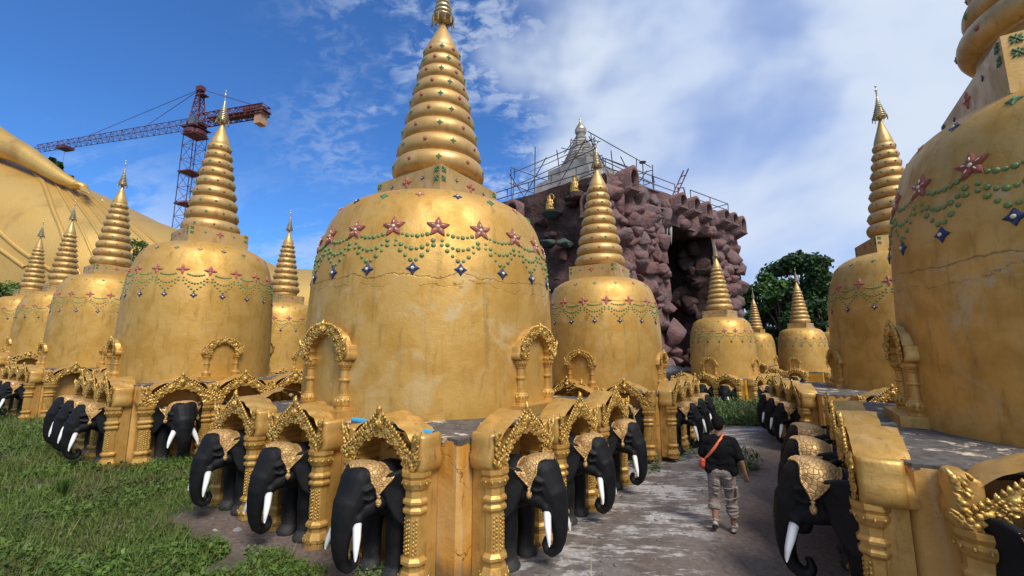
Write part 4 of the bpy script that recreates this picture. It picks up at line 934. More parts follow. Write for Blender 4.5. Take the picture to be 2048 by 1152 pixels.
# railings
def railing(name, pts, lab, h=1.05):
    mb = MB(); pts = [Vector((p.x, p.y, ZT - .05)) for p in pts]
    L = sum((b - a).length for a, b in zip(pts, pts[1:])); root = empty(name, pts[0], 0, lab, 'railing'); I = Matrix.Translation(-pts[0])
    rl = MB()
    for z in (h, h * .52): rl.tube([p + Vector((0, 0, z)) for p in pts], .035, 6)
    rl.xf(I); obj('rail', rl, M['steel'], root)
    for a, b in zip(pts, pts[1:]):
        n = max(1, int((b - a).length / 1.9))
        for i in range(n + 1):
            if i == n and b is not pts[-1]: continue
            q = a.lerp(b, i / n); po = MB(); po.tube([q + Vector((0, 0, -.1)), q + Vector((0, 0, h + .02))], .03, 6); po.xf(I); obj('post', po, M['steel'], root)
railing('roof_railing', [RC + ul * 16 - nl * .3, RC + ul * .3 - nl * .3], 'grey pipe railing along the left rim of the rock block', 1.15)
railing('roof_railing', [RC + ur * .3 - nrr * .3, RC + ur * s_of(1357, 372) - nrr * .3], 'grey pipe railing on the right rim between the scaffolding and the red frame', 1.15)
railing('roof_railing', [RC + ur * s_of(1388, 380) - nrr * .3, RC + ur * (LR - .2) - nrr * .3, RC + ur * (LR - .2) - nrr * 5], 'grey pipe railing at the right end of the rock block', 1.15)
# concrete stupa on the roof
TC = px(1163, 330, 33.5); zt_ = px(1168, 240, 33.5).z; TC.z = ZT - .12
HT = zt_ - TC.z; rt_ = empty('concrete_stupa', TC, -radians(47), 'unfinished grey cement stupa with a golden bud tip, wrapped in scaffolding', 'stupa')
Wd = 3.5
mb = MB(); mb.box((0, 0, HT * .17), (Wd, Wd, HT * .17 + .15), 0, 0, .74); obj('base', mb, M['cement'], rt_)
mb = MB(); mb.box((0, 0, HT * .405), (Wd * .58, Wd * .58, HT * .075), 0, 0, .97); mb.lathe([(Wd * .52, HT * .47), (Wd * .50, HT * .50)], 8, (0, 0, 0), 0, False); obj('drum', mb, M['cement'], rt_)
mb = MB(); prof = []; z_ = .475
for i in range(9):
    f = i / 9; r_ = Wd * (.54 - .38 * f ** .75); dz = .038 * (1 - .25 * f); prof += [(r_ * 1.02, HT * z_), (r_ * 1.05, HT * (z_ + dz * .4)), (r_ * .9, HT * (z_ + dz * .95))]; z_ += dz
mb.lathe(prof, 20, (0, 0, 0), 0, False); obj('spire', mb, M['cement'], rt_)
mb = MB(); mb.lathe([(.40, HT * z_), (.48, HT * (z_ + .035)), (.30, HT * (z_ + .05)), (.42, HT * (z_ + .075)), (.50, HT * (z_ + .10))], 16, (0, 0, 0), 0); obj('cup', mb, M['cement'], rt_)
mb = MB(); mb.lathe([(.46, HT * (z_ + .095)), (.50, HT * (z_ + .115)), (.34, HT * (z_ + .15)), (.12, HT * (z_ + .19)), (.06, HT * (z_ + .22)), (.09, HT * (z_ + .235)), (.03, HT * (z_ + .25)), (.015, HT * 1.0)], 16); obj('bud', mb, M['tin'], rt_)
sc_ = empty('scaffolding', TC, -radians(47), 'irregular dark pole scaffolding around the cement stupa on the rock roof', 'scaffolding'); rq = random.Random(12); W1 = 4.1
def pole(a, b):
    m_ = MB(); e = (Vector(b) - Vector(a)).normalized() * rq.uniform(.2, .55); m_.tube([Vector(a) - e, Vector(b) + e], .038, 5); obj('pole', m_, M['bamboo'], sc_)
g_ = [-W1, 0, W1]
for i in (-1, -.33, .33, 1):
    for j in (-1, 1):
        for (x, y) in ((i * W1, j * W1), (j * W1, i * W1)):
            if abs(i) == 1 and (x, y) != (i * W1, j * W1): continue
            h_ = rq.uniform(.40, .56) * HT; pole((x + rq.uniform(-.2, .2), y, -.1), (x + rq.uniform(-.3, .3), y + rq.uniform(-.3, .3), h_))
for lv in (.16, .33, .50):
    for j in (-1, 1): k_ = W1 * (1.0 if lv < .5 else .95); z = HT * lv; pole((-k_, j * k_, z + rq.uniform(-.3, .3)), (k_, j * k_, z + rq.uniform(-.3, .3))); pole((j * k_, -k_, z + rq.uniform(-.3, .3)), (j * k_, k_, z + rq.uniform(-.3, .3)))
for j in (-1, 1):
    for a in (-1, -.1):
        pole((a * W1, j * W1, .2), ((a + .9) * W1, j * W1, HT * .45)); pole((j * W1, a * W1, HT * .42), (j * W1, (a + .9) * W1, .3))
for i in range(4):
    q = pi / 2 * i + .3; pole((1.3 * cos(q), 1.3 * sin(q), HT * .3), (.9 * cos(q), .9 * sin(q), HT * .80)); q2 = q + pi / 2
    for z in (.58, .72): pole((1.35 * cos(q), 1.35 * sin(q), HT * z), (1.35 * cos(q2), 1.35 * sin(q2), HT * (z + .02)))
    pole((W1 * .95 * cos(q + .5) , W1 * .95 * sin(q + .5), HT * .50), (.9 * cos(q + .5), .9 * sin(q + .5), HT * .66))
# lamp post and red frame
pl = RC + ur * s_of(1310, 372) - nrr * .9; pl.z = ZT - .12; hl = px(1308, 325, pl.y).z - pl.z
lr = empty('roof_lamp', pl, 0, 'thin lamp post with a flat disc head on the rock roof', 'lamp post'); mb = MB(); mb.tube([(0, 0, 0), (0, 0, hl)], .035, 6); obj('post', mb, M['steel'], lr); mb = MB(); mb.lathe([(.05, hl - .05), (.24, hl - .01), (.24, hl + .04), (.1, hl + .08)], 14); obj('lamp_head', mb, M['steel'], lr)
pf = RC + ur * s_of(1375, 390) - nrr * .5; pf.z = ZT - .12; fr = empty('hoist_frame', pf, atan2(ur.y, ur.x), 'slanting rust red hoist frame standing at a gap in the roof railing', 'hoist')
m_ = MB()
for y in (-.15, .25): m_.tube([(-1.1, y, .0), (.9, y, 2.9)], .05, 5)
for t_ in (.3, .55, .8): m_.tube([(-1.1 + 2 * t_, -.15, 2.9 * t_), (-1.1 + 2 * t_, .25, 2.9 * t_)], .035, 5)
obj('boom', m_, M['rust'], fr)
for x, h_, x2 in ((-.35, 1.2, -.35), (.35, 1.35, .8)): m_ = MB(); m_.tube([(x2, 0, 0), (x, 0, h_)], .045, 5); obj('leg', m_, M['rust'], fr)
m_ = MB(); m_.tube([(-.35, 0, 1.15), (.4, 0, 1.35)], .04, 5); obj('brace', m_, M['rust'], fr)
gb = MB(); v_, f_ = boulder(18, px(1352, 742, 21.5) + Vector((0, 0, -.35)), (1.1, .9, .75), 55); gb.add(v_, f_, 0, False); tag(obj('boulder', gb, M['rockgrey']), 'grey boulder lying at the foot of the cave', 'boulder')
# ---------------------------------------------------------------- giant reclining golden statue
YB = 50.0
def bp(u, v, Yd=YB): return px(u, v, Yd)
sil = [(-260, 220), (-120, 275), (0, 305), (60, 335), (110, 352), (178, 378), (240, 408), (300, 438), (345, 455), (420, 482), (495, 502), (530, 522), (560, 538), (610, 541), (680, 545), (760, 560)]
st = [bp(u, v) for u, v in sil]; bb = MB(); NS = 64
rs_ = []
for i in range(NS):
    t = i / (NS - 1) * (len(st) - 1); j = min(int(t), len(st) - 2); f = t - j; rs_.append(st[j].lerp(st[j + 1], f))
vs = []; fs = []; NR = 40
for i, p in enumerate(rs_):
    top_ = p.z; hh = top_ * .62; cz = top_ - hh; ty = min(11.0, max(3.2, top_ * .62))
    for k_ in range(NR):
        q = 2 * pi * k_ / NR; cs, sn = cos(q), sin(q); e_ = .85
        vs.append((p.x, p.y + ty * (abs(cs) ** e_) * (1 if cs > 0 else -1), cz + hh * (abs(sn) ** e_) * (1 if sn > 0 else -1)))
for i in range(NS - 1):
    for k_ in range(NR): a, b = i * NR + k_, i * NR + (k_ + 1) % NR; fs.append((a, b, b + NR, a + NR))
fs.append(tuple(range(NR))[::-1]); fs.append(tuple((NS - 1) * NR + k_ for k_ in range(NR)))
bb.add(vs, fs); body_me = bb.mesh('reclining_statue', M['statue'])
big_ = link('reclining_statue', body_me); tag(big_, 'colossal golden reclining figure in a robe filling the background at the left edge', 'statue')
bvB = BVHTree.FromPolygons([v.co for v in body_me.vertices], [tuple(p.vertices) for p in body_me.polygons])
def hitB(u, v):
    o = Vector((0, 0, CAMZ)); d = (px(u, v, 10) - o).normalized(); h = bvB.ray_cast(o, d, 300); return h[0]
def fold(pts, r0, r1):
    q = [hitB(u, v) for u, v in smooth2(pts, 2)]; q = [x for x in q if x is not None]
    if len(q) > 2:
        m_ = MB(); n = len(q); m_.tube(q, [r0 + (r1 - r0) * i / (n - 1) for i in range(n)], 6, flat=1.0); obj('robe_fold', m_, M['statue'], big_)
fold([(66, 342), (85, 362), (95, 385), (108, 425), (122, 455), (132, 490), (150, 530), (165, 560)], .26, .20)
for k_, (a, b, c, d) in enumerate((((105, 357), (125, 390), (160, 450), (190, 520)), ((122, 364), (150, 400), (195, 460), (235, 540)), ((140, 372), (175, 405), (225, 470), (275, 560)), ((158, 380), (205, 420), (250, 470), (320, 560)), ((178, 388), (230, 430), (290, 480), (350, 560)), ((205, 402), (260, 440), (330, 500), (380, 560)))):
    fold([a, b, c, d], .19, .12)
fold([(-20, 440), (0, 465), (40, 500), (70, 520), (110, 545)], .28, .2); fold([(-20, 485), (10, 505), (50, 535)], .25, .2); fold([(498, 506), (505, 520), (508, 545)], .2, .15); fold([(520, 520), (524, 535), (522, 560)], .2, .15)
am = MB(); ap = [bp(-150, 195, 48), bp(-60, 255, 47), bp(0, 288, 46), bp(45, 308, 45.5), bp(85, 332, 45.2), bp(120, 355, 45), bp(150, 370, 45)]; ar_ = [2.5, 2.1, 1.6, 1.25, .95, .75, .55]
for i in range(len(ap) - 1): am.cap(ap[i], ap[i + 1], ar_[i], ar_[i + 1], 16)
hp = bp(150, 370, 45)
am.ell(bp(160, 372, 44.8), (.75, .7, .42), 12)
for k_ in range(4):
    a = bp(160 + k_ * 1.5, 368 + k_ * 4, 45.2 - k_ * .5); b_ = bp(170 + k_ * 1.0, 373 + k_ * 3.6, 45.0 - k_ * .5); c_ = bp(177 + k_ * .6, 381 + k_ * 2, 44.8 - k_ * .5); am.cap(a, b_, .22, .19, 10); am.cap(b_, c_, .19, .14, 10)
link('arm', voxel(am, .12, 2, 'arm', M['statue']), big_)
# ---------------------------------------------------------------- tower crane
CB = px(371, 440, 60); CB.z = 0; zj = px(402, 243, 60).z; ztop = px(405, 178, 60).z
TIP = px(75, 291, 68.4); CJ = px(524, 212, 55.4)
jd = Vector((TIP.x - CB.x, TIP.y - CB.y, 0)); LJ = jd.length; jd.normalize(); LC = 12.6
cr = empty('tower_crane', CB, atan2(jd.y, jd.x), 'rust red tower crane with a long jib rising behind the golden statue', 'crane')
def lattice(m_, a, b, w0, w1, n, up, th=.07, tri=False):
    a, b = Vector(a), Vector(b); t = (b - a).normalized(); sx = t.cross(up).normalized(); sy = sx.cross(t)
    cs_ = [(-1, -1), (1, -1), (1, 1), (-1, 1)] if not tri else [(-1, -1), (1, -1), (0, 1)]
    def P_(c, f): w_ = w0 + (w1 - w0) * f; return a.lerp(b, f) + sx * c[0] * w_ / 2 + sy * c[1] * w_ / 2
    for c in cs_: m_.tube([P_(c, 0), P_(c, 1)], th, 4)
    for i in range(n):
        for k_ in range(len(cs_)):
            c, d = cs_[k_], cs_[(k_ + 1) % len(cs_)]; f0, f1 = i / n, (i + 1) / n; m_.tube([P_(c, f0), P_(d, f1)] if i % 2 else [P_(d, f0), P_(c, f1)], th * .55, 4, cap=False); m_.tube([P_(c, f1), P_(d, f1)], th * .55, 4, cap=False)
UP = Vector((0, 0, 1)); m_ = MB(); lattice(m_, (0, 0, 0), (0, 0, zj - 2.0), 2.0, 2.0, 16, Vector((1, 0, 0)), .068); obj('mast', m_, M['rust'], cr)
for f in (.55, .68, .82): m_ = MB(); m_.box((0, 0, (zj - 2) * f), (1.15, 1.15, .10)); obj('mast_platform', m_, M['rust'], cr)
m_ = MB(); m_.lathe([(1.1, zj - 2.4), (1.4, zj - 2.2), (1.4, zj - 1.6), (1.0, zj - 1.4), (1.0, zj - .9), (1.3, zj - .8), (1.3, zj - .4)], 12, (0, 0, 0), 0, False); m_.box((0, 0, zj - 2.4), (1.2, 1.2, .08)); m_.box((0, 0, zj - 1.3), (1.35, 1.35, .05)); obj('slewing_ring', m_, M['rust'], cr)
m_ = MB(); m_.box((-.5, .9, zj - .5), (.5, .4, .6)); obj('cab', m_, M['steel'], cr)
m_ = MB(); lattice(m_, (0, 0, zj - 1), (0, 0, ztop), 1.6, .5, 8, Vector((1, 0, 0)), .10); m_.box((0, 0, ztop), (.5, .4, .35)); m_.box((-.5, 0, ztop - 1.2), (.7, .5, .08)); obj('tower_head', m_, M['rust'], cr)
m_ = MB(); lattice(m_, (.8, 0, zj), (LJ, 0, zj), 1.5, 1.1, 28, UP, .052, True); obj('jib', m_, M['rust'], cr)
m_ = MB(); m_.box((LJ * .80, 0, zj - .95), (1.0, .7, .22)); obj('trolley', m_, M['rust'], cr)
m_ = MB(); lattice(m_, (-.8, 0, zj), (-LC, 0, zj), 1.4, 1.4, 12, UP, .10); m_.box((-LC * .62, 0, zj - .2), (LC * .40, .8, .07)); m_.box((-LC * .84, 0, zj + .45), (1.5, .7, .3)); obj('counter_jib', m_, M['rust'], cr)
m_ = MB(); m_.box((-LC + .8, 0, zj - 1.0), (.55, .6, 1.15)); obj('counterweight', m_, M['tanbox'], cr)
for a, b in (((0, 0, ztop), (LJ * .66, 0, zj + .6)), ((0, 0, ztop), (LJ * .30, 0, zj + .6)), ((0, 0, ztop), (-LC + 2, 0, zj + 1.0)), ((LJ * .80, 0, zj - 1), (LJ * .80, 0, zj - 24))):
    m_ = MB(); m_.tube([a, b], .05 if b[2] > zj - 5 else .02, 4); obj('cable', m_, M['rust'], cr)
# ---------------------------------------------------------------- trees
def tree(name, base, h, wd, lab, cat, leafmat_, seed, n=9000, ls=.22, crown0=.25, group=None, conical=False, trunk=.3):
    r = np.random.default_rng(seed); root = empty(name, base, 0, lab, cat, group); rr2 = random.Random(seed)
    t = MB(); t.tube([(0, 0, -.3), (.05 * h * .3, 0, h * .3), (0, .03 * h, h * .62), (0, 0, h * .9)], [trunk, trunk * .7, trunk * .4, trunk * .1], 8)
    cl = []
    for i in range(46 if not conical else 20):
        f = rr2.uniform(crown0, 1) if not conical else crown0 + (1 - crown0) * i / 20; a = rr2.uniform(0, 2 * pi); rr_o = wd * (sqrt(max(0, 1 - ((f - .55) / .52) ** 2)) * (1 + .22 * sin(3 * a + seed)) if not conical else (1.05 - f)) * rr2.uniform(.35, .9)
        c = (cos(a) * rr_o, sin(a) * rr_o, h * f * .93); s_ = wd * rr2.uniform(.17, .34) * (1 if not conical else .6 * (1.2 - f)); cl.append((c, s_)); t.tube([(0, 0, h * min(f, .75) * .62), (c[0] * .5, c[1] * .5, c[2] * .85), c], [trunk * .35, trunk * .2, .02], 5)
    obj('trunk', t, M['bark'], root)
    per = n // len(cl); Vv = []; tw = np.array([[-.5, 0, 0], [.5, 0, 0], [.32, .75, 0], [-.32, .75, 0]])
    for c, s_ in cl:
        d = r.normal(size=(per, 3)); d /= np.linalg.norm(d, axis=1, keepdims=True); rad = s_ * (r.random(per) ** .4) * (1 + .25 * np.sin(d[:, 0] * 5 + c[0]) * np.cos(d[:, 2] * 4)); p = np.array(c) + d * rad[:, None] * np.array([1, 1, .75])
        nn = d + r.normal(size=(per, 3)) * .8 + np.array([0, 0, .6]); nn /= np.linalg.norm(nn, axis=1, keepdims=True); ax_ = np.cross(nn, r.normal(size=(per, 3))); ax_ /= np.linalg.norm(ax_, axis=1, keepdims=True); ay = np.cross(nn, ax_)
        sc = ls * (.6 + .8 * r.random(per)); Vv.append(p[:, None, :] + (tw[None, :, 0:1] * ax_[:, None, :] + tw[None, :, 1:2] * ay[:, None, :]) * sc[:, None, None])
    link('crown', quads(np.concatenate(Vv).reshape(-1, 3), 'crown', leafmat_), root); return root
def quads(v, name, m_):
    n = len(v) // 4; me = bpy.data.meshes.new(name); me.vertices.add(len(v)); me.vertices.foreach_set('co', v.astype(np.float32).ravel()); me.loops.add(n * 4); me.loops.foreach_set('vertex_index', np.arange(n * 4, dtype=np.int32)); me.polygons.add(n); me.polygons.foreach_set('loop_start', np.arange(0, n * 4, 4, dtype=np.int32)); me.polygons.foreach_set('loop_total', np.full(n, 4, dtype=np.int32)); me.materials.append(m_); me.update(calc_edges=True); me.validate(); return me
def tree_at(u, v, Yd, wd, lab, m_, seed, **kw):
    p = px(u, v, Yd); gz = ground_z(p.x, p.y); return tree('tree', (p.x, p.y, gz), p.z - gz, wd, lab, 'tree', m_, seed, group='trees behind the right-hand stupas', **kw)
tree_at(1515, 540, 44, 3.4, 'bright green tree just right of the rock block', M['leaf2'], 1, n=14000, ls=.30, crown0=.12)
tree_at(1598, 496, 46, 4.3, 'tallest dark green tree behind the right-hand stupas', M['leaf'], 2, n=20000, ls=.32, crown0=.08)
tree_at(1655, 520, 50, 4.0, 'dark tree behind, right of the tallest tree', M['leaf'], 3, n=14000, ls=.32, crown0=.10)
tree_at(1700, 548, 42, 3.0, 'lighter green tree touching the half hidden bell on the right', M['leaf2'], 4, n=10000, ls=.30, crown0=.12)
tree_at(1555, 575, 41, 2.6, 'low dark tree between the bright tree and the tallest tree', M['leaf'], 5, n=9000, ls=.28, crown0=.05)
tree_at(1640, 590, 40, 2.6, 'low bushy tree below the tallest tree', M['leaf'], 6, n=9000, ls=.28, crown0=.05)
tree_at(1760, 560, 48, 3.6, 'tree almost hidden behind the right-hand bell', M['leaf'], 7, n=7000, ls=.34, crown0=.1)
pc_ = px(108, 306, 60); tree('conifer', (pc_.x, pc_.y, pc_.z - 9), 9, 6.0, 'dark conifer top showing over the forearm of the golden statue', 'tree', M['leaf'], 21, n=9000, ls=.34, crown0=.35, conical=True)
pb_ = px(14, 568, 38); tree('shrub', (pb_.x, pb_.y, pb_.z - 2.4), 2.5, 1.7, 'green shrub at the left edge before the golden statue', 'shrub', M['weed'], 22, n=5000, ls=.16, crown0=.15, trunk=.08)
pb_ = px(275, 478, 36); tree('shrub', (pb_.x, pb_.y, pb_.z - 5.5), 5.6, 1.8, 'thin leafed small tree behind the stupa below the crane', 'tree', M['weed'], 23, n=2600, ls=.16, crown0=.45, trunk=.12)
# ---------------------------------------------------------------- ground cover
def pq(x, y): return x * .56 + y * .83, x * .83 - y * .56
PLAT = [(r_.location.x, r_.location.y, r_.rotation_euler.z) for r_, _ in ST.values()]
EXT = {'A': (2.5, 2.69, 2.37, 2.4), 'B': (1.9, 2.0, 1.68, 2.3), 'C': (2.6, 1.85, 1.64, 1.9), 'J': (1.9, 1.9, 1.9, 1.9), 'K': (1.8, 1.8, 1.8, 1.8), 'D': (1.56,) * 4, 'H': (2.72, 2.6, 2.85, 2.75), 'G': (2.72, 1.9, 2.46, 2.0)}
def inside(x, y, m=.05):
    for k_, e in EXT.items():
        r_ = ST[k_][0]; a = -r_.rotation_euler.z; dx, dy = x - r_.location.x, y - r_.location.y; X_, Y_ = dx * cos(a) - dy * sin(a), dx * sin(a) + dy * cos(a)
        if -e[0] - m < X_ < e[1] + m and -e[2] - m < Y_ < e[3] + m: return True
    return False
def grassy(x, y):
    p, q = pq(x, y); w_ = .8 * noise.noise(Vector((x * .45, y * .45, 2))) + .4 * noise.noise(Vector((x * 1.7, y * 1.7, 5)))
    return (p + w_ < 2.65 and q + w_ < -4.2) or (q + w_ < -7.7)
def scatter(n, reg, test, rr3, dens=None):
    out = []
    while len(out) < n:
        # log-uniform in distance keeps the cover even at every depth
        d = reg[0] * (reg[1] / reg[0]) ** rr3.random(); a = rr3.uniform(reg[2], reg[3]); x, y = d * sin(a), d * cos(a)
        if test(x, y) and not inside(x, y): out.append((x, y, d))
    return out
nr = np.random.default_rng(5)
def cover(pts, name, m_, size, tilt, lift, cat=None, asp=.75, grow=.35, kind='stuff', clump=None, blades=False):
    V_ = []
    for (x, y, d) in pts:
        s_ = size * (.6 + .8 * nr.random()) * (1 + grow * max(0, d - 4) / 4); a = nr.random() * 2 * pi; z = ground_z(x, y) + lift * nr.random() * (1 + .1 * d)
        if blades:
            h_ = s_ * (.7 + .7 * nr.random()); bx, by = cos(a), sin(a); lx, ly = nr.normal() * .35 * h_, nr.normal() * .35 * h_; w_ = s_ * .06
            V_.append(((x - bx * w_, y - by * w_, z - .01), (x + bx * w_, y + by * w_, z - .01), (x + lx + bx * w_ * .2, y + ly + by * w_ * .2, z + h_), (x + lx - bx * w_ * .2, y + ly - by * w_ * .2, z + h_ * .98)))
        else:
            t1, t2 = nr.normal() * tilt, nr.normal() * tilt; ux, uy = cos(a), sin(a); vx, vy = -uy, ux
            P0 = lambda u, v: (x + ux * u + vx * v, y + uy * u + vy * v, z + u * t1 + v * t2)
            V_.append((P0(-s_ * .5, 0), P0(0, -s_ * .5 * asp), P0(s_ * .5, 0), P0(0, s_ * .5 * asp)))
    o = link(name, quads(np.array(V_).reshape(-1, 3), name, m_)); tag(o, kind=kind); return o
rg = random.Random(31); A1, A2 = radians(-56), radians(8)
pt = scatter(80000, (2.2, 26, A1, A2), lambda x, y: grassy(x, y) and noise.noise(Vector((x * 1.1, y * 1.1, 7))) > -.42, rg)
cover(pt, 'ground_cover_leaves', M['grass'], .028, .55, .035)
pt = scatter(70000, (2.2, 26, A1, A2), lambda x, y: grassy(x, y) and noise.noise(Vector((x * 1.6, y * 1.6, 12))) > -.30, rg); cover(pt, 'grass', M['blade'], .075, 0, .0, blades=True)
pt = scatter(17000, (2.4, 20, A1, radians(-14)), lambda x, y: grassy(x, y) and noise.noise(Vector((x * .7 + 9, y * .7, 1))) > .14, rg); cover(pt, 'creeper', M['creeper'], .038, .45, .07)
pt = scatter(1500, (4.2, 7.2, radians(-42), radians(-2)), lambda x, y: not grassy(x, y) and noise.noise(Vector((x * 1.9, y * 1.9, 4))) > .22, rg); cover(pt, 'soil_weeds', M['weed'], .03, .6, .04)
wc = [(px(u, v, 10), r_) for u, v, r_ in ((0, 0, 0),)]
def weedpatch(x, y): p, q = pq(x, y); w_ = noise.noise(Vector((x * .8, y * .8, 2))); return abs(x - (7.6 + (y - 14) * .38)) < 2.0 + .9 * w_ and 14.0 + .8 * w_ < y < 19.6
def weeds(n, test, reg, hmax, name, sd):
    rr4 = random.Random(sd); V_ = []
    for (x, y, d) in scatter(n, reg, test, rr4):
        g_ = ground_z(x, y); H_ = hmax * rr4.uniform(.35, 1); lx, ly = rr4.gauss(0, .12), rr4.gauss(0, .12)
        for k_ in range(11):
            f = rr4.random() ** .7; cx_, cy_, cz_ = x + lx * f + rr4.gauss(0, .05), y + ly * f + rr4.gauss(0, .05), g_ + H_ * f; a = rr4.uniform(0, 2 * pi); s_ = rr4.uniform(.03, .07); t1 = rr4.gauss(0, .8)
            V_.append(((cx_, cy_, cz_), (cx_ + cos(a) * s_ - sin(a) * s_ * .4, cy_ + sin(a) * s_ + cos(a) * s_ * .4, cz_ + t1 * s_), (cx_ + cos(a) * s_ * 2, cy_ + sin(a) * s_ * 2, cz_ + t1 * s_ * 1.7), (cx_ + cos(a) * s_ + sin(a) * s_ * .4, cy_ + sin(a) * s_ - cos(a) * s_ * .4, cz_ + t1 * s_)))
    tag(link(name, quads(np.array(V_).reshape(-1, 3), name, M['weed'])), kind='stuff')
weeds(1900, weedpatch, (13, 22, radians(18), radians(36)), .62, 'weeds', 3)
weeds(70, lambda x, y: (lambda p, q: -3.2 < q < -2.2 and 9 < p < 15 and noise.noise(Vector((x * 2, y * 2, 0))) > .1)(*pq(x, y)), (9, 16, radians(12), radians(32)), .14, 'wall_foot_weeds', 18)
weeds(60, lambda x, y: (x - 4.55) ** 2 + (y - 9.2) ** 2 < .22, (9, 11.5, radians(20), radians(32)), .45, 'lane_weeds', 8)
def tuft(c, n, h_, lab, seed, m_=None, sp=.5):
    rr4 = random.Random(seed); mb = MB()
    for i in range(n):
        a = rr4.uniform(0, 2 * pi); L = h_ * rr4.uniform(.6, 1.1); o = rr4.uniform(.2, 1) * sp; pts = []
        for k_ in range(5): t = k_ / 4; pts.append((cos(a) * (.02 + o * L * t * t), sin(a) * (.02 + o * L * t * t), L * (t - .35 * o * t * t)))
        nx_, ny_ = -sin(a), cos(a); vs = []
        for k_, p in enumerate(pts): w_ = .009 * (1 - .8 * k_ / 4); vs += [(p[0] - nx_ * w_, p[1] - ny_ * w_, p[2]), (p[0] + nx_ * w_, p[1] + ny_ * w_, p[2])]
        mb.add(vs, [(2 * k_, 2 * k_ + 1, 2 * k_ + 3, 2 * k_ + 2) for k_ in range(4)])
    o_ = link('grass_tuft', mb.mesh('grass_tuft', m_ or M['creeper']), None, Matrix.Translation((c[0], c[1], ground_z(c[0], c[1]) - .01))); tag(o_, lab, 'grass tuft')
def gp(u, v, gz=0.0):
    t = radians(PITCH); b = (576 - v) / FPX; r_ = (sin(t) + b * cos(t)) / (cos(t) - b * sin(t)); p = None
    for _ in range(6):
        Yd = (gz - CAMZ) / r_; p = px(u, v, Yd); gz = ground_z(p.x, p.y)
    return p
tuft(gp(122, 1000), 130, .42, 'long bladed bright grass tuft standing out of the turf at lower left', 4)
tuft(gp(290, 1150), 30, .16, 'small grass tuft at the bottom edge of the turf', 6)
dst = gp(1182, 1152); mb = MB(); mb.tube([(0, 0, 0), (.01, .02, .2), (.05, .05, .42)], [.005, .004, .002], 5); tag(link('dry_stalk', mb.mesh('dry_stalk', M['dry']), None, Matrix.Translation(dst)), 'single dry grass stalk at the bottom of the lane', 'stalk')
# loose stones
V_ = MB(); rg2 = random.Random(77)
for i in range(420):
    d = 3.6 * (22 / 3.6) ** rg2.random(); a = radians(rg2.uniform(-34, 42)); x, y = d * sin(a), d * cos(a)
    if inside(x, y, .3) or grassy(x, y): continue
    s_ = rg2.uniform(.008, .024) * (1 + d * .05); V_.ell((x, y, ground_z(x, y) + s_ * .15), (s_ * rg2.uniform(.8, 1.5), s_, s_ * .55), 6, 0, rmat('Z', rg2.uniform(0, 3)).to_3x3(), 4)
tag(obj('gravel', V_, M['rockgrey']), kind='stuff')
for i, (u, v, s_, lab) in enumerate(((476, 1062, .055, 'pale broken stone on the soil before the second left elephant'), (430, 1062, .035, 'small pale stone chip at the edge of the turf'), (255, 935, .05, 'flat grey stone in the turf near the stupa below the crane'))):
    p = gp(u, v); m_ = MB(); v_, f_ = boulder(14, (p.x, p.y, p.z + s_ * .3), (s_ * 1.3, s_, s_ * .7), 700 + i); m_.add(v_, f_, 0, False); tag(obj('stone', m_, M['cement']), lab, 'stone')
# heap of cut branches beyond the last elephants
hb_ = gp(1655, 803); root = empty('branch_heap', hb_, 0, 'low heap of dry cut branches beside the far elephants', 'branch heap'); rr5 = random.Random(9)
for i in range(26):
    m_ = MB(); a = rr5.uniform(-.5, .5); c = Vector((rr5.uniform(-1.2, 1.2), rr5.uniform(-.6, .6), rr5.uniform(0, .35))); d = Vector((cos(a), sin(a), rr5.uniform(-.08, .12))) * rr5.uniform(.6, 1.2); m_.tube([c - d, c + d * .2 + Vector((0, 0, .05)), c + d], [.03, .022, .01], 5); obj('branch', m_, M['bark'], root)
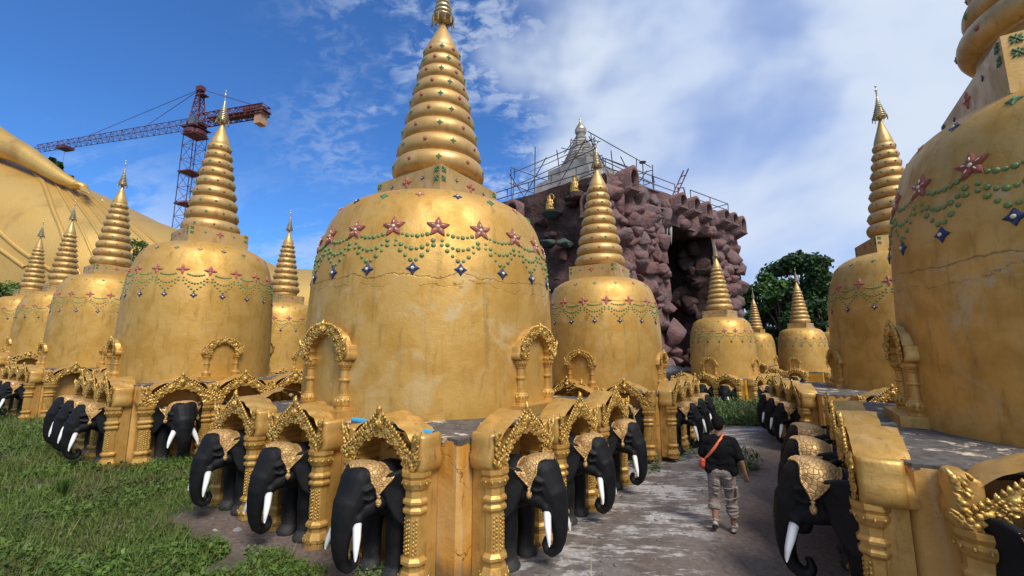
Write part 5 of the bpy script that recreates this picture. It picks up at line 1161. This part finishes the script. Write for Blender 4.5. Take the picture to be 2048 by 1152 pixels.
# ---------------------------------------------------------------- the person walking away down the lane
def person():
    b = MB(); L = lambda *p: Vector(p)
    b.ell((.0, .035, 1.585), (.078, .097, .118), 20, 0, None, 14); b.ell((0, .095, 1.53), (.055, .045, .06), 12)
    b.cap((0, .01, 1.38), (0, .022, 1.50), .062, .056)
    for s in (-1, 1): b.ell((s * .080, .03, 1.575), (.012, .022, .034), 8)
    b.cap((0, .128, 1.565), (0, .142, 1.545), .012, .014); b.tube([(-.022, .128, 1.508), (0, .134, 1.510), (.022, .128, 1.508)], .008, 6)
    for s in (-1, 1): b.ell((s * .032, .118, 1.60), (.014, .01, .009), 8)
    b.cap((-.09, 0, 1.29), (.09, 0, 1.29), .085, .085); b.cap((0, 0, 1.26), (0, 0, 1.0), .10, .095); b.cap((-.06, 0, .95), (.06, 0, .95), .09, .09)
    for s in (-1, 1): b.cap((s * .05, 0, 1.37), (s * .18, 0, 1.335), .045, .048)
    def arm(s, sh, el, wr, hand):
        b.cap(sh, el, .052, .042); b.cap(el, wr, .043, .027)
        d = (Vector(hand) - Vector(wr)).normalized(); side = d.cross(Vector((0, 1, 0)) if abs(d.y) < .7 else Vector((0, 0, 1))).normalized(); nrm = side.cross(d); c = Vector(wr) + d * .055
        m3 = Matrix((Vector((nrm)), side, d)).transposed()
        b.ell(c, (.017, .036, .050), 10, 0, m3)
        for k_, (o_, ln) in enumerate(((-.028, .062), (-.010, .074), (.009, .070), (.027, .056))):
            p = c + d * .038 + side * o_; q = p + d * ln * .55 + nrm * .010 * 1; r_ = q + d * ln * .35 + nrm * .028; b.cap(p, q, .0095, .0088, 8); b.cap(q, r_, .0088, .0075, 8)
        t0 = c - side * .026 - d * .02; t1 = t0 - side * .022 + d * .03 + nrm * .012; b.cap(t0, t1, .0115, .0095, 8); b.cap(t1, t1 + d * .028 + nrm * .01, .0095, .0078, 8)
    arm(1, (.195, 0, 1.345), (.285, -.055, 1.09), (.335, .02, .875), (.345, .07, .76))
    arm(-1, (-.195, 0, 1.345), (-.265, .02, 1.10), (-.12, .24, 1.04), (-.04, .33, 1.07))
    b.cap((-.085, 0, .90), (-.105, .03, .50), .088, .056); b.cap((-.105, .03, .48), (-.115, -.05, .36), .054, .056); b.cap((-.115, -.055, .36), (-.12, -.115, .16), .055, .036); b.cap((-.12, -.115, .13), (-.125, .0, .055), .034, .03)
    b.cap((.085, 0, .90), (.105, .10, .49), .088, .056); b.cap((.105, .10, .47), (.115, .09, .34), .054, .056); b.cap((.115, .09, .34), (.12, .10, .11), .055, .034); b.cap((.12, .10, .08), (.13, .20, .05), .034, .03)
    o = link('person', voxel(b, .0085, 2, 'person', M['skin']))
    # hair: thick cap, short at the nape
    h = MB(); h.ell((0, .022, 1.625), (.094, .104, .105), 20, 0, None, 12); h.ell((0, -.02, 1.59), (.084, .078, .085), 16); rr6 = random.Random(2)
    for i in range(80):
        a = rr6.uniform(0, 2 * pi); e = rr6.uniform(-.1, 1.4); d = Vector((cos(a) * cos(e) * .09, sin(a) * cos(e) * .10, sin(e) * .10)); c = Vector((0, .022, 1.625)) + d; h.ell(c, (.013, .013, .013), 6, 0, None, 4)
    link('hair', voxel(h, .008, 1, 'hair', M['hair']), o)
    s = MB()                                            # loose shirt
    s.cap((-.115, 0, 1.315), (.115, 0, 1.315), .098, .098); s.cap((-.125, .0, 1.20), (.125, 0, 1.20), .118, .118); s.cap((-.12, 0, 1.05), (.12, 0, 1.05), .118, .118); s.cap((-.125, .0, .93), (.125, 0, .93), .118, .118); s.ell((0, -.03, 1.2), (.19, .11, .2), 16)
    s.cap((-.05, .005, 1.39), (.05, .005, 1.39), .062, .062)
    for q in (-1, 1): s.cap((q * .05, 0, 1.385), (q * .19, 0, 1.35), .062, .070)
    s.cap((.195, 0, 1.335), (.268, -.038, 1.13), .075, .072); s.cap((-.195, 0, 1.335), (-.252, .012, 1.14), .075, .070)
    for k_ in range(7): a = rr6.uniform(-.2, .2); z = 1.28 - k_ * .062; s.tube([(-.15, -.100, z + a * .3), (0, -.112, z - .02), (.15, -.100, z + .02 + a * .4)], [.006, .014, .006], 6)
    for k_ in range(5): x = -.18 + k_ * .09; s.tube([(x, -.095, 1.04), (x + rr6.uniform(-.03, .03), -.106, .95), (x, -.10, .84)], [.006, .014, .012], 6)
    me = voxel(s, .0095, 3, 'shirt', M['shirt']); 
    for v in me.vertices:
        if v.co.z < .845: v.co.z = .845 + (v.co.z - .845) * .06
    me.update(); link('shirt', me, o)
    t = MB()                                            # rolled trousers
    t.cap((-.075, 0, .90), (.075, 0, .90), .125, .125)
    def leg(P_, rs):
        for (a, ra), (c, rc) in zip(zip(P_, rs), list(zip(P_, rs))[1:]): t.cap(a, c, ra, rc)
    leg([(-.09, 0, .86), (-.108, .03, .62), (-.118, .015, .46), (-.125, -.035, .365)], [.112, .094, .082, .074]); leg([(.09, 0, .86), (.108, .08, .60), (.118, .105, .44), (.122, .095, .25)], [.112, .092, .080, .066])
    for (x, y, z, r_) in ((-.127, -.04, .365, .080), (-.124, -.03, .395, .081), (.122, .095, .235, .068), (.120, .097, .275, .076), (.119, .10, .32, .078), (.117, .10, .365, .081)):
        t.tube([(x + r_ * cos(q), y + r_ * sin(q), z + .012 * sin(q * 2 + z * 30)) for q in [2 * pi * i / 16 for i in range(17)]], .015, 6, cap=False)
    for k_ in range(10): q = rr6.choice((-1, 1)); z = rr6.uniform(.45, .85); t.tube([(q * .02, -.09 + .06 * (.85 - z), z), (q * .10, -.115 + .10 * (.9 - z), z - rr6.uniform(-.03, .05)), (q * .19, -.06 + .1 * (.85 - z), z + .02)], [.010, .014, .010], 6)
    t.box((.205, .03, .60), (.016, .055, .075)); me = voxel(t, .0095, 2, 'trousers', M['trouser']); link('trousers', me, o)
    for (x, y, z, ang, yaw_) in ((-.127, -.105, .035, -.55, 0.05), (.128, .15, .0, 0, -.15)):
        f = MB(); f.ell((0, .05, .045), (.050, .095, .045), 14); f.ell((0, -.055, .045), (.042, .060, .040), 14); f.ell((0, -.01, .025), (.048, .135, .026), 14); f.tube([(-.045, .0, .06), (-.045, -.09, .085), (0, -.118, .09), (.045, -.09, .085), (.045, 0, .06)], .011, 6)
        m = T(x, y, z) @ rmat('Z', yaw_) @ T(0, .09, 0) @ rmat('X', ang) @ T(0, -.09, 0); c = link('shoe', voxel(f, .007, 1, 'shoe', M['shoe']), o, m)
        g2 = MB(); g2.ell((0, 0, .010), (.046, .13, .013), 14, 0, None, 6); obj('sole', g2, M['sole'], c)
    # strap over the right shoulder, bag at the left hip
    bv = BVHTree.FromPolygons([v.co for v in [ch for ch in o.children if ch.name.startswith('shirt')][0].data.vertices], [tuple(p.vertices) for p in [ch for ch in o.children if ch.name.startswith('shirt')][0].data.polygons])
    P_ = []
    for i in range(22):
        f = i / 21; x = .085 - .31 * f; z = 1.46 - .42 * f; hit = bv.ray_cast(Vector((x, -.6, min(z, 1.44))), Vector((0, 1, 0))); y = hit[0].y if hit[0] is not None else -.02; P_.append(Vector((x, y - .006, min(z, 1.445) if i else 1.45)))
    for _ in range(2): P_ = [P_[0]] + [(P_[i - 1] + P_[i] * 2 + P_[i + 1]) / 4 for i in range(1, 21)] + [P_[-1]]
    m_ = MB(); vs = []; wv = Vector((.42, 0, .31)).normalized().cross(Vector((0, 1, 0))); wv = Vector((.55, 0, -.80)).normalized() * .021
    for p in P_: vs += [p - wv, p + wv, p + wv + Vector((0, .006, 0)), p - wv + Vector((0, .006, 0))]
    fs = []
    for i in range(21):
        for k_ in range(4): a = i * 4 + k_; c = i * 4 + (k_ + 1) % 4; fs.append((a, c, c + 4, a + 4))
    m_.add(vs, fs + [(0, 1, 2, 3), (84, 87, 86, 85)], 0, True); bag = MB(); bag.ell((-.255, -.035, .985), (.055, .075, .085), 14); bag.cap((-.25, -.06, 1.03), (-.245, .02, .93), .045, .045); bg_ = link('shoulder_bag', voxel(bag, .009, 2, 'shoulder_bag', M['bag'])); obj('strap', m_, M['strap'], bg_)
    ph = MB(); ph.box((-.035, .345, 1.10), (.036, .006, .075)); phn = obj('phone', ph, M['sole'])
    return o, bg_, phn
W_ = px(1450, 1058, 6.2); mp = Matrix.Translation((W_.x, W_.y, ground_z(W_.x, W_.y) + .003)) @ rmat('Z', -radians(27)) @ S(.89)
pe, bg_, phn = person(); pe.matrix_world = mp; bg_.matrix_world = mp; phn.matrix_world = mp
tag(pe, 'person in black shirt and rolled khaki trousers walking away down the lane', 'person'); tag(bg_, 'small red orange bag slung on an orange strap across the person', 'bag'); tag(phn, 'dark phone held in front by the walking person', 'phone')
